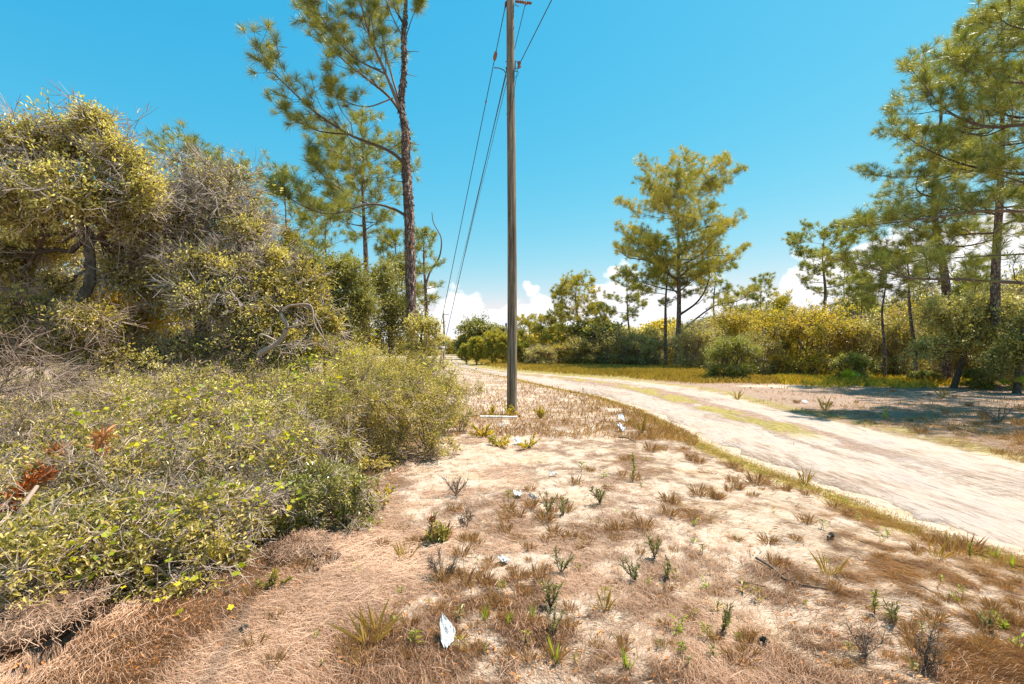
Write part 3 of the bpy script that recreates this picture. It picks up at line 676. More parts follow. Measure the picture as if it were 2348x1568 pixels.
def shrub(name, label, cat, x, y, lobes, seed, lm, leaf, per, sig, wm=None, group=None, r_limb=.02, bare=.0, bm=None, stems=5, spread=.25, wid=.24, tpl=OVAL, flat=.6, twr=.003, sub=14, trunk=None, jit=.1, out=.6):
    """lobes relative to the base (dx,dy,z,rx,ry,rz,n)"""
    r_ = np.random.default_rng(seed); bz = hz(x, y)-.03
    t = thing(name, label, cat, (x, y, bz), group)
    gl = Geo(); gw = Geo(); gt = Geo(); gba = Geo()
    if trunk:
        P, R = trunk_mesh(gt, [np.array([x, y, bz])+np.array(q) for q in trunk[0]], trunk[1], r_, 10, .06)
        att = [P[int(u*59)] for u in (.45, .6, .75, .9, .99)]
    else:
        att = [np.array([x+r_.normal(0, spread), y+r_.normal(0, spread), bz]) for _ in range(stems)]
    L_ = [((x+a, y+b, bz+c), (d, e, f), n) for a, b, c, d, e, f, n in lobes]
    crown(gl, gw, att, L_, r_, leaf, wid, per, sig, tpl, r_limb, sub, flat, twr, bare, gba, minz=bz+.05, jit=jit, out=out)
    if gt.v: gt.build('trunk', M_obark, t, True)
    tag(gw.build('branches', wm or M_dtwig, t, False), kind='stuff')
    if gl.v: gl.build('foliage', lm, t)
    if gba.v: tag(gba.build('dead_twigs', bm or M_twig, t), kind='stuff')
    return t
def auto_lobes(r, h, n, seed, k=7, low=.35):
    q = np.random.default_rng(seed+5); ring = []
    for i in range(6):
        a = i*1.047+q.random()*.5; ring.append((r*.55*math.cos(a), r*.55*math.sin(a), h*.2*(.8+.5*q.random()), r*.38, r*.38, h*.2, int(n*.07)))
    return ring+auto_lobes0(r, h, int(n*.75), seed, k, low)
def auto_lobes0(r, h, n, seed, k=7, low=.35):
    q = np.random.default_rng(seed); res = []
    for i in range(k):
        a = i*2.4+q.random(); rr = r*.58*math.sqrt((i+.3)/k)*1.25; zz = h*(low+(.78-low)*(1-(rr/r)**2*.7))*(.85+.25*q.random())
        s_ = r*(.36+.14*q.random()); rz = min(s_*.85, h*.3)
        zz = min(zz, h-rz*.9)
        res.append((rr*math.cos(a), rr*math.sin(a), zz, s_, s_, rz, n//k))
    return res

# --- foreground scrub (1 to 1.7 m)
fg = [ # x, y, r, h, n, mat, leaf, bare, label
 (-3.0, 3.1, .50, .58, 230, 'scrub', .055, .3, 'small leafy bush hanging over the back of the large root mound'),
 (-2.38, 3.5, .45, .52, 210, 'scrub', .052, .3, 'small olive bush at the front foot of the thicket between the two mounds'),
 (-3.25, 3.45, .62, .62, 260, 'scrub', .060, .35, 'low scrub bush nearest the camera in the bottom left corner'),
 (-2.45, 3.95, .62, .66, 300, 'scrub', .058, .45, 'low scrub bush with many dead twigs above the upper brown mound'),
 (-1.72, 4.55, .50, .62, 240, 'bright', .055, .15, 'small leafy bush whose glossy branch tips reach out over the upper brown mound'),
 (-4.1, 4.35, .80, .90, 420, 'scrub', .058, .4, 'twiggy scrub bush at the left edge below the dead grey brush'),
 (-3.2, 4.75, .75, .92, 420, 'scrub', .056, .45, 'tangled olive scrub bush in the middle of the foreground thicket'),
 (-2.35, 5.15, .72, .98, 400, 'scrub', .054, .4, 'tangled olive scrub bush behind the small leafy bush'),
 (-5.05, 5.35, .85, 1.05, 380, 'scrub', .055, .3, 'scrub bush at the far left edge with dark gaps'),
 (-4.1, 5.9, .90, 1.12, 460, 'scrub', .052, .3, 'olive scrub bush in the second row, left part'),
 (-3.1, 6.1, .85, 1.18, 460, 'khaki', .050, .25, 'khaki scrub bush in the second row, centre'),
 (-2.2, 6.5, .75, 1.28, 460, 'scrub', .050, .2, 'pale green scrub bush in the second row just left of the tall rounded bush'),
 (-1.55, 7.35, .80, 1.35, 620, 'scrub', .046, .08, 'rounded dense bush at the right end of the thicket'),
 (-2.25, 8.3, .95, 1.72, 760, 'scrub', .046, .06, 'tallest rounded bush of the thicket, below the tallest pine'),
 (-3.5, 8.0, .95, 1.45, 560, 'khaki', .050, .15, 'khaki bush behind the second row beneath the twisted dead branch'),
 (-5.0, 7.2, 1.1, 1.45, 460, 'khaki', .052, .3, 'brownish scrub bush behind the dead grey brush'),
 (-6.1, 6.7, 1.0, 1.35, 420, 'khaki', .055, .3, 'khaki bush at the far left edge behind the dead grey brush'),
 (-4.3, 7.6, 1.0, 1.35, 480, 'scrub', .052, .2, 'olive bush between the dead grey brush and the khaki bush'),
 (-6.6, 8.2, 1.2, 1.6, 420, 'khaki', .055, .3, 'brown-olive bush under the gnarled scrub oak'),
 (-3.0, 9.7, .95, 1.75, 420, 'khaki', .055, .2, 'tall khaki bush behind the tallest rounded bush'),
 (-4.3, 9.4, 1.0, 1.7, 420, 'scrub', .055, .2, 'olive bush behind the twisted dead branch'),
 (-2.4, 11.3, .9, 1.75, 380, 'scrub', .06, .1, 'bush in front of the trunk of the tallest pine'),
 (-3.6, 11.8, 1.1, 2.0, 420, 'khaki', .06, .1, 'bush in front of the mid-height pine trunk'),
 (-5.6, 9.0, 1.0, 1.7, 380, 'khaki', .058, .3, 'shaded khaki bush under the grey leafless-topped oak'),
 (-1.35, 9.6, .7, 1.35, 420, 'scrub', .046, .05, 'pale bush at the rear right corner of the thicket'),
]
mats = {'scrub': M_scrub, 'bright': M_scrub2, 'khaki': M_khaki, 'dark': M_dark, 'yellow': M_yellow}
for i, (x, y, r0, h, n, mk, lf, ba, lab) in enumerate(fg):
    shrub('scrub_bush', lab, 'bush', x, y, auto_lobes(r0*1.12, h, int(n*1.25), 100+i, 8, .3), 200+i, mats[mk], lf*.86, 17, .080, wm=M_twig, bare=min(.6, ba*1.15), bm=M_bone if y < 6.2 else M_twig, r_limb=.013, twr=.0022, wid=.20, stems=6, spread=r0*.3, group='bushes of the roadside thicket')

# --- bright wild vines over the thicket
def vine(label, pts, seed, n=80, size=.046):
    n = int(n*.6)
    r_ = np.random.default_rng(seed); p0 = pts[0]
    t = thing('wild_vine', label, 'vine', (p0[0], p0[1], hz(p0[0], p0[1])), 'bright vines climbing over the thicket')
    gs = Geo(); gl = Geo()
    for k_ in range(3):
        q = smooth_path([np.array(p)+r_.normal(0, .08, 3) for p in pts], 30)
        tubes(gs, q, np.full(30, .003), 4)
        i = r_.integers(4, 30, n); P = q[i]+r_.normal(0, .085, (n, 3))*np.array([1.2, 1.2, .7])
        D = nrm(r_.normal(0, 1, (n, 3))*np.array([1, 1, .45])-np.array([0, 0, .25]))
        leaves(gl, P, D, size*(.6+.7*r_.random(n)), .5, GRAPE, .45, r_=r_)
    gs.build('stem', M_dtwig, t); gl.build('foliage', M_vine, t)
vine('vine with toothed leaves in the lower left corner beside the root mound', [(-3.0, 3.0, .05), (-2.9, 3.05, .25), (-2.65, 3.15, .45), (-2.5, 3.3, .6)], 1, 60)
vine('vine with yellowish leaves draped over the low twiggy bush', [(-2.6, 3.7, .1), (-2.4, 3.55, .45), (-2.05, 3.75, .62), (-1.8, 3.9, .4)], 2, 60)
vine('vine spread across the middle of the foreground thicket', [(-3.6, 4.3, .2), (-3.3, 4.2, .8), (-2.8, 4.4, .95), (-2.3, 4.6, .95), (-1.9, 4.8, .7)], 3, 80)
vine('vine on top of the olive bushes at the left edge', [(-4.4, 4.6, .3), (-4.2, 4.6, .95), (-3.7, 5.0, 1.05), (-3.2, 5.2, 1.1)], 4, 70)
vine('vine over the second row of bushes', [(-3.9, 6.2, .3), (-3.4, 5.6, 1.15), (-2.8, 5.8, 1.25), (-2.2, 6.0, 1.3)], 5, 80)
vine('vine with yellow leaves on the khaki bush below the twisted branch', [(-3.6, 7.3, .3), (-3.2, 7.0, 1.35), (-2.7, 7.1, 1.5), (-2.2, 7.5, 1.7)], 6, 90)
vine('vine hanging down the right face of the tallest rounded bush', [(-1.6, 8.0, 1.7), (-1.2, 7.6, 1.4), (-1.05, 7.4, .9), (-1.0, 7.1, .5)], 7, 50, .045)
vine('short green vine at the foot of the thicket', [(-2.3, 3.3, .05), (-2.1, 3.2, .2), (-1.95, 3.3, .15)], 8, 22)

# --- taller oaks and shrubs at the left
def oak(label, px, Y, trunkpts, tr, lobes, seed, lm, leaf=.06, per=12, sig=.16, bare=.0, n_scale=1.0, wm=None, bm=None, twr=.005, r_limb=.055, wid=.22, name='scrub_oak', group=None, tpl=OVAL, jit=.13, depth=1.0):
    """lobes in photo coordinates: (x, y, rx_px, ry_px, depth offset, n)"""
    X = (px-1173.5)*K*Y; bz = hz(X, Y)-.03
    L_ = []
    for (lx, ly, rx, ry, dd, n) in lobes:
        c = W(lx, ly, Y+dd); L_.append((c[0]-X, dd, c[2]-bz, rx*K*Y, (rx+ry)*.5*K*Y*depth, ry*K*Y, int(n*n_scale*1.45)))
    tp = [(0, 0, 0)]+[((W(a, b, Y)-np.array([X, Y, bz]))*np.array([1, 0, 1])+np.array([0, c, 0])) for a, b, c in trunkpts]
    return shrub(name, label, 'tree', X, Y, L_, seed, lm, leaf*1.12, per+2, sig, wm=wm, r_limb=r_limb, bare=bare, bm=bm, trunk=(tp, tr), wid=wid, twr=twr, tpl=tpl, jit=jit, group=group)
oak('gnarled scrub oak with dark forked trunk at the far left', 190, 9.0, [(185, 720, 0), (207, 640, 0), (200, 540, 0), (172, 500, 0)], [.12, .10, .09, .075, .05],
    [(60, 340, 75, 75, 0, 240), (170, 330, 80, 80, .3, 260), (275, 370, 75, 70, 0, 240), (30, 460, 90, 80, -.4, 240), (150, 440, 90, 70, -.5, 220), (270, 480, 90, 70, .2, 220), (70, 570, 90, 70, .6, 200),
     (-60, 420, 100, 110, 0, 220), (-60, 600, 100, 110, 0, 180), (130, 560, 75, 50, .6, 130), (270, 640, 70, 50, .5, 130), (150, 660, 70, 45, .7, 120), (330, 520, 60, 60, .5, 120), (215, 285, 50, 38, 0, 110), (330, 440, 60, 60, 0, 130), (300, 580, 70, 50, .8, 130), (45, 650, 80, 60, .8, 130)], 301, M_khaki, leaf=.062, per=15, sig=.16, bare=.17, bm=M_grtw)
oak('grey leafless-topped oak with pale tangled twigs', 480, 10.2, [(470, 720, 0), (440, 620, 0), (450, 540, 0)], [.12, .10, .08, .05],
    [(430, 420, 80, 70, 0, 170), (520, 440, 85, 75, 0, 190), (480, 520, 100, 70, 0, 200), (390, 500, 70, 60, -.3, 130), (570, 510, 60, 60, 0, 120), (340, 560, 60, 50, -.3, 90)], 302, M_khaki, leaf=.06, per=8, sig=.17, bare=.52, bm=M_grtw, n_scale=.85)
oak('khaki-leaved oak below the grey leafless-topped oak', 450, 9.6, [(455, 760, 0), (440, 700, 0), (420, 650, 0)], [.08, .07, .06, .04],
    [(420, 620, 80, 50, 0, 190), (500, 610, 80, 55, 0, 190), (560, 640, 70, 55, 0, 170), (450, 690, 90, 55, -.3, 190), (350, 660, 70, 55, .4, 140), (560, 540, 60, 50, .3, 130), (390, 560, 60, 50, .3, 130), (620, 590, 50, 45, .3, 110), (540, 710, 80, 60, -.3, 170)], 303, M_khaki, leaf=.06, per=13, sig=.15, bare=.25, bm=M_grtw)
oak('olive oak bush with bright leaves beside the twisted dead branch', 650, 9.8, [(650, 780, 0), (640, 720, 0)], [.07, .06, .03],
    [(620, 660, 65, 45, 0, 190), (680, 700, 75, 55, 0, 200), (740, 740, 50, 45, 0, 130), (610, 740, 75, 50, -.4, 160), (690, 780, 80, 40, -.4, 150), (560, 700, 60, 60, 0, 140), (700, 640, 55, 45, .3, 120)], 304, M_scrub, leaf=.065, per=13, sig=.15, bare=.15, bm=M_grtw)
oak('dark green oak behind the two left pines', 770, 15.5, [(775, 760, 0), (770, 680, 0)], [.12, .10, .06],
    [(740, 625, 55, 45, 0, 180), (800, 625, 55, 45, 0, 180), (770, 690, 75, 55, 0, 220), (830, 700, 50, 60, 0, 160), (700, 610, 55, 50, 0, 150), (780, 760, 80, 45, -.4, 160), (650, 600, 60, 50, .5, 140)], 305, M_dark, leaf=.075, per=13, sig=.2)
oak('rounded grey-green oak between the two left pine trunks', 900, 18.5, [(895, 770, 0), (890, 700, 0)], [.12, .10, .06],
    [(880, 640, 50, 45, 0, 170), (905, 700, 60, 50, 0, 190), (890, 760, 70, 45, 0, 170), (930, 620, 35, 40, 1, 100), (960, 740, 40, 40, 0, 110)], 306, M_dark, leaf=.08, per=13, sig=.22)
oak('thin see-through shrub right of the tallest pine trunk', 968, 12.5, [(965, 780, 0), (975, 745, 0)], [.035, .03, .015],
    [(955, 750, 28, 35, 0, 60), (985, 745, 25, 30, 0, 34), (1000, 770, 32, 22, 0, 44), (960, 800, 45, 30, 0, 80)], 307, M_khaki, leaf=.06, per=8, sig=.14, name='thin_shrub', r_limb=.015, twr=.003)
oak('yellow-brown shrub under the gnarled scrub oak', 290, 10.5, [(290, 770, 0), (290, 730, 0)], [.06, .05, .03],
    [(260, 690, 80, 55, 0, 170), (350, 720, 75, 55, 0, 170), (300, 770, 90, 45, -.3, 150), (200, 760, 90, 60, 0, 150)], 308, M_yellow, leaf=.065, per=12, sig=.16, bare=.1, name='oak_shrub')
oak('dark shaded shrub behind the dead grey brush', 90, 8.6, [(90, 780, 0), (90, 740, 0)], [.06, .05, .03],
    [(60, 720, 90, 60, 0, 170), (160, 790, 90, 60, 0, 160), (-20, 800, 90, 80, 0, 150), (250, 830, 90, 50, 0, 130), (200, 730, 70, 40, -.4, 110)], 309, M_scrub, leaf=.06, per=11, sig=.16, bare=.25, name='oak_shrub')
oak('dark undergrowth shrub in the middle of the left woodland edge', 400, 9.2, [(400, 800, 0), (400, 790, 0)], [.05, .04, .03],
    [(360, 820, 90, 45, 0, 150), (460, 800, 90, 50, 0, 160), (560, 800, 80, 50, 0, 150), (640, 820, 70, 40, 0, 110)], 310, M_khaki, leaf=.055, per=11, sig=.15, bare=.3, name='oak_shrub')
oak('tall yellowish oak at the back behind the left trees', 560, 16, [(560, 760, 0), (560, 700, 0)], [.12, .10, .06],
    [(540, 600, 80, 70, 0, 220), (620, 640, 80, 70, 0, 220), (480, 660, 80, 80, 0, 200), (580, 730, 110, 60, 0, 200), (660, 560, 40, 50, 1, 90)], 311, M_yellow, leaf=.08, per=13, sig=.22, bare=.1)
oak('large olive oak deep in the woodland at the far left', 150, 15, [(160, 740, 0), (150, 640, 0)], [.16, .13, .08],
    [(60, 560, 110, 110, 0, 260), (220, 570, 110, 100, 0, 260), (360, 600, 110, 90, 0, 240), (120, 700, 130, 80, 0, 220), (320, 720, 130, 70, 0, 220), (-80, 600, 120, 150, 0, 200)], 312, M_khaki, leaf=.085, per=13, sig=.24, bare=.05)

# --- dead brush, twisted branch
def deadbrush(name, label, cat, root, dirs, n, ln, seed, mat, tr=.006, grp=None):
    r_ = np.random.default_rng(seed); t = thing(name, label, cat, root, grp); g = Geo()
    root = np.array(root, float)
    for i in range(n):
        d = nrm(np.array(dirs)+r_.normal(0, .33, 3)); a = root+r_.normal(0, .25, 3)*np.array([1, 1, .2]); b_ = a+d*ln*(.5+.6*r_.random())
        b_[2] = max(b_[2], root[2]+.1)
        c = curve(a, b_, 9, .09, r_, .06); tubes(g, c, np.linspace(tr*1.8, tr*.6, 9), 5)
        j = r_.integers(3, 9, 9); sprays(g, c[j], np.repeat(d[None], 9, 0), r_, ln*.28, 3, tr*.5)
    o = g.build('twigs', mat, t, False); tag(o, kind='stuff')
    return t
deadbrush('dead_brush', 'big tangle of dead grey twigs lying at the left edge', 'dead brush', (-6.5, 5.9, 1.1), (1, -.05, .22), 18, 1.35, 401, M_twig, .006)
deadbrush('dead_brush', 'dead grey twigs below the big tangle at the left edge', 'dead brush', (-5.3, 5.0, .8), (1, .0, .12), 12, .8, 402, M_twig, .005)
deadbrush('dead_brush', 'pale bleached twigs lying in front of the thicket foot', 'dead brush', (-2.75, 3.35, .10), (1, -.1, .12), 5, .7, 403, M_bone, .004)
deadbrush('dead_brush', 'tangle of bleached twigs on the right side of the low twiggy bush', 'dead brush', (-2.5, 4.2, .35), (1, -.2, .15), 8, .7, 404, M_bone, .0035)
def twisted():
    Y = 8.0; t = thing('dead_branch', 'twisted bleached dead branch rising from the khaki bush', 'branch', W(610, 800, Y)); g = Geo(); r_ = np.random.default_rng(5)
    for pts, r0, r1 in (([(600, 810), (640, 780), (660, 750), (640, 715), (668, 700), (715, 700)], .05, .012), ([(660, 750), (690, 742), (675, 725)], .02, .006), ([(668, 700), (715, 700), (722, 740), (745, 775), (760, 800)], .022, .006),
                        ([(715, 700), (740, 760), (735, 800)], .012, .005), ([(640, 780), (600, 770), (585, 790)], .016, .005), ([(722, 740), (700, 790), (690, 810)], .01, .004), ([(640, 715), (620, 700)], .014, .005)):
        tubes(g, smooth_path([W(x, y, Y)+r_.normal(0, .02, 3) for x, y in pts], 18), np.linspace(r0, r1, 18), 7)
    q = np.array([W(x, y, Y) for x, y in ((640, 790), (700, 790), (730, 790), (660, 800), (750, 800), (610, 785))]); sprays(g, q, nrm(np.array([[.6, 0, .3]]*6)), r_, .35, 5, .004)
    g.build('branch', M_bone, t, True)
twisted()

# ------------------------------------------------------------------ right-hand and distant shrubs: prototypes, then copies
PROTO = {}
def proto(key, r0, h, n, lm, leaf, per, sig, seed, x, y, label, name='shrub', bare=.05, k=9, tpl=RHOMB, trunk=None, wid=.3, cat='bush', group=None, low=.3, sc=1, wm=None):
    t = shrub(name, label, cat, x, y, auto_lobes(r0, h, n, seed, k, low), seed, lm, leaf, per, sig, bare=bare, r_limb=.04, twr=.006, tpl=tpl, wid=wid, sub=12, trunk=trunk, stems=5, spread=r0*.2, group=group, wm=wm)
    PROTO[key] = (t, r0, h); return t
def at(px, Y): return ((px-1173.5)*K*Y, Y)
G_sh = 'shrubs of the woodland edge right of the road'
p = at(1672, 24.5)
shrub('round_bush', 'rounded green bush standing alone on a short stem at the grass edge', 'bush', p[0], p[1], auto_lobes(1.42, 2.35, 1500, 61, 12, .30), 61, M_bright, .075, 12, .16, wid=.28, tpl=RHOMB, r_limb=.035, twr=.005, bare=.03, stems=3, spread=.06)
p = at(1860, 27); proto('yel', 2.6, 4.3, 1500, M_yellow, .11, 12, .24, 62, p[0], p[1], 'wide yellow-green shrub right of the rounded bush', group=G_sh)
p = at(2000, 27); proto('kha', 2.3, 3.8, 1200, M_khaki, .11, 12, .24, 63, p[0], p[1], 'olive-grey shrub behind the leftmost trunk of the right stand', bare=.25, group=G_sh)
p = at(1420, 45); proto('drk', 2.6, 3.6, 1000, M_scrub, .15, 10, .3, 64, p[0], p[1], 'dull green shrub below the slender pine', bare=.15, group=G_sh)
p = at(1955, 23.5); proto('bri', 1.0, 1.5, 700, M_bright, .08, 12, .16, 65, p[0], p[1], 'low bright green bush beside the palmetto', group=G_sh)
def put(key, px, Y, w, h, rz, label, group=G_sh):
    t, r0, h0 = PROTO[key]; x, y = at(px, Y); return dup(t, (x, y, hz(x, y)-.03), rz, (w/2/r0, w/2/r0, h/h0), label, group)
def hpx(ytop, Y): return CAMH+(HZ-ytop)*K*Y
for key, px, Y, wpx, ytop, rz, lab in (
 ('yel', 1780, 30, 170, 700, 1.0, 'yellow shrub between the rounded bush and the wide yellow-green shrub'),
 ('kha', 1600, 36, 130, 735, 2.0, 'khaki shrub just behind the trunk of the large round-crowned pine'),
 ('drk', 1735, 27, 110, 760, .5, 'dull shrub directly behind the rounded bush'),
 ('yel', 1690, 38, 140, 700, 3.0, 'yellow shrub crown showing above the rounded bush'),
 ('kha', 1480, 43, 130, 770, 4.0, 'brownish-grey shrub left of the large round-crowned pine'),
 ('drk', 1340, 46, 130, 770, 1.4, 'dark shrub at the foot of the cone-shaped pine'),
 ('yel', 1290, 47, 120, 785, 2.6, 'yellow-green shrub below the left side of the cone-shaped pine'),
 ('kha', 1240, 46, 90, 790, 3.3, 'khaki shrub just right of the utility pole in the distance'),
 ('drk', 1560, 47, 130, 745, 5.0, 'dark shrub behind the pair of pine trunks in mid distance'),
 ('yel', 1380, 50, 110, 755, 4.4, 'yellow shrub crown right of the cone-shaped pine'),
 ('drk', 1900, 30, 140, 740, 2.2, 'dark shrub behind the low bright green bush'),
 ('drk', 2060, 25, 130, 720, 3.9, 'dark shrub between the two thin trunks of the right stand'),
 ('yel', 2080, 28, 180, 690, 5.1, 'yellow-brown shrub behind the small leaning pine'),
 ('kha', 2340, 24, 220, 640, .4, 'olive shrub behind the right tall pine at the frame edge'),
 ('yel', 2290, 27, 200, 660, 2.9, 'yellow shrub deep between the two tall pines'),
 ('kha', 1650, 44, 140, 720, 1.9, 'grey-green shrub in the background left of the yellow shrubs'),
 ('drk', 2000, 36, 170, 665, .9, 'tall dark bushy crown behind the leftmost trunk of the right stand'),
 ('kha', 2120, 34, 180, 640, 2.3, 'tall olive crown behind the small leaning pine'),
 ('bri', 2230, 33, 170, 625, 3.1, 'tall green crown in the background between the two thick trunks'),
 ('drk', 2330, 32, 180, 610, 4.1, 'tall dull crown in the background at the right edge'),
 ('kha', 1930, 40, 120, 690, 5.4, 'khaki crown behind the small pine beside the open-branched pine'),
 ('yel', 1815, 44, 170, 705, .2, 'golden shrub crown in the background below the cloud'),
 ('drk', 2180, 30, 220, 680, 4.9, 'dark green thicket shrub behind the tall left pine'),
 ('bri', 2250, 19.5, 90, 845, 1.2, 'low green bush at the foot of the right tall pine'),
 ('bri', 2120, 21.5, 70, 850, 2.2, 'low green bush at the foot of the leaning pine'),
 ('kha', 2420, 20, 260, 660, 2.4, 'olive shrub at the right frame edge behind the long limb'),
 ): put(key, px, Y, wpx*K*Y, hpx(ytop, Y), rz, lab)
def oakR(label, px, Y, lobes, seed, lm, tr=.12, lean=0, **kw):
    return oak(label, px, Y, [(px+lean*.5, 800, 0), (px+lean, 740, 0)], [tr, tr*.8, tr*.5], lobes, seed, lm, tpl=RHOMB, wid=.3, **kw)
oakR('spreading dark-limbed oak between the two tall right pines', 2185, 19.8, [(2160, 720, 60, 45, 0, 220), (2240, 705, 70, 40, 0, 240), (2310, 715, 70, 40, 0, 240), (2200, 770, 70, 50, 0, 220), (2290, 780, 70, 50, -.3, 220), (2350, 760, 60, 60, 0, 180), (2130, 800, 50, 40, 0, 120)], 71, M_khaki, lean=60, leaf=.085, per=12, sig=.2, r_limb=.06)
oakR('leafy oak at the right frame edge in front of the tall pine', 2330, 17.5, [(2330, 800, 60, 45, 0, 160), (2380, 740, 70, 60, 0, 200), (2290, 830, 40, 30, 0, 90), (2420, 800, 80, 70, 0, 180)], 72, M_dark, lean=20, leaf=.08, per=12, sig=.2, r_limb=.05)
# distant centre
oakR('big rounded dark oak in the distance left of the utility pole', 1092, 72, [(1085, 755, 38, 34, 0, 260), (1110, 770, 36, 34, 0, 220), (1070, 790, 30, 28, 0, 180), (1130, 765, 28, 28, 1, 150), (1100, 810, 50, 25, 0, 180)], 73, M_dark, tr=.35, leaf=.26, per=10, sig=.55, r_limb=.2, twr=.03)
oakR('greyish oak in the distance just behind the utility pole', 1160, 70, [(1150, 770, 35, 26, 0, 200), (1185, 765, 25, 30, 0, 160), (1170, 800, 45, 28, 0, 180)], 74, M_grey, tr=.25, leaf=.24, per=9, sig=.5, r_limb=.16, twr=.03)
# young bushy pines by the road, far
for i, (px, Y, yt, w, lab) in enumerate(((1092, 50, 785, 36, 'young bushy pine at the road bend, leftmost of its row'), (1128, 49, 775, 50, 'young bushy pine at the road bend, second of its row'), (1158, 48, 778, 46, 'young bushy pine nearest the left side of the utility pole'), (1195, 50, 800, 40, 'young bushy pine seen just right of the utility pole'), (1070, 54, 800, 36, 'faded young pine at the road bend under the big dark oak'))):
    pinepx(lab, px, 0, Y, yt, 80+i, w, .05, PR_cone, n_limbs=22, r0=.07, m=22, Ln=.32, wd=.03, sub_len=.8, tw=2, mat=M_needl, rise=.8, risetop=.9, n_sub=7, name='young_pine', group='young pines at the road bend')

# far woodland: copies, each a tree of its own
def fartree(seed, lm, leaf):
    return shrub('distant_tree', 'distant tree in the hazy woodland line at the horizon', 'tree', 600+seed, 900, auto_lobes(3.2, 6.5, 420, seed, 9, .3), seed, lm, leaf, 8, .6, bare=.0, r_limb=.12, twr=.03, tpl=RHOMB, wid=.35, sub=14, stems=3, spread=.3, group='distant woodland trees')
FT = [fartree(91, M_yellow, .34), fartree(92, M_dark, .34), fartree(93, M_khaki, .34)]
rf_ = np.random.default_rng(55)
spots = []
for i in range(150):
    a = -1.12+2.3*(i+.5*rf_.random())/150; Y = rf_.uniform(60, 105)
    if a < -.16 or a > .1: Y = rf_.uniform(44, 85)
    if -.30 < a < -.07: Y = rf_.uniform(100, 125)
    x = a*Y
    if road_d(x, Y) < 3 and Y < 86: continue
    spots.append((x, Y))
for i, (x, y) in enumerate(spots):
    s_ = rf_.uniform(.6, .98)*(.8 if y > 95 else 1); k_ = FT[i % 3] if i >= 3 else None
    if i < 3:
        FT[i].location = (x, y, 0); FT[i].scale = (s_*1.15,)*2+(s_*.9,)
    else: dup(FT[rf_.integers(3)], (x, y, 0), rf_.random()*6, (s_*1.15, s_*1.15, s_*(.75+.3*rf_.random())))

# ------------------------------------------------------------------ palmettos
def palmetto(label, x, y, seed, n=9, s_=.8, group='palmettos at the woodland edge'):
    r_ = np.random.default_rng(seed); bz = hz(x, y)
    t = thing('palmetto', label, 'palm', (x, y, bz), group)
    for i in range(n):
        g = Geo(); a = r_.random()*6.28; e = r_.uniform(.5, 1.2); d = np.array([math.cos(a)*math.cos(e), math.sin(a)*math.cos(e), math.sin(e)])
        st = np.array([x, y, bz]); c = st+d*s_*.6; tubes(g, np.array([st, st+d*s_*.3+[0, 0, .03], c]), [.01, .008, .007], 4)
        side = nrm(np.cross(d, [0, 0, 1])); u = np.cross(side, d)
        m = 17; th = np.linspace(-1.35, 1.35, m)[:, None]
        dd = nrm(np.cos(th)*d+np.sin(th)*side+u*.15); w_ = nrm(np.cross(dd, u))*.016
        tip = c+dd*s_*.55*(1-.25*np.abs(th)/1.35); mid = c+dd*s_*.27
        V = np.stack([np.repeat(c[None], m, 0), mid-w_, tip-[0, 0, .03], mid+w_], 1); g.add(V, np.arange(m)[:, None]*4+np.array([[0, 1, 2, 3]]))
        g.build('frond', M_blade if r_.random() < .75 else M_dry, t)
for i, (px, py, s_, lab) in enumerate(((1955, 885, .75, 'palmetto with dry bent fronds beside the low bright green bush'), (1845, 868, .6, 'palmetto in front of the wide yellow-green shrub'), (2330, 905, .7, 'palmetto in the shade at the right frame edge'), (2240, 890, .55, 'small palmetto between the two thick pine trunks'), (1905, 870, .5, 'small palmetto left of the one with dry bent fronds'), (2010, 875, .5, 'palmetto at the foot of the leftmost thin trunk'))):
    q = GP(px, py); palmetto(lab, q[0], q[1], 500+i, 9, s_)

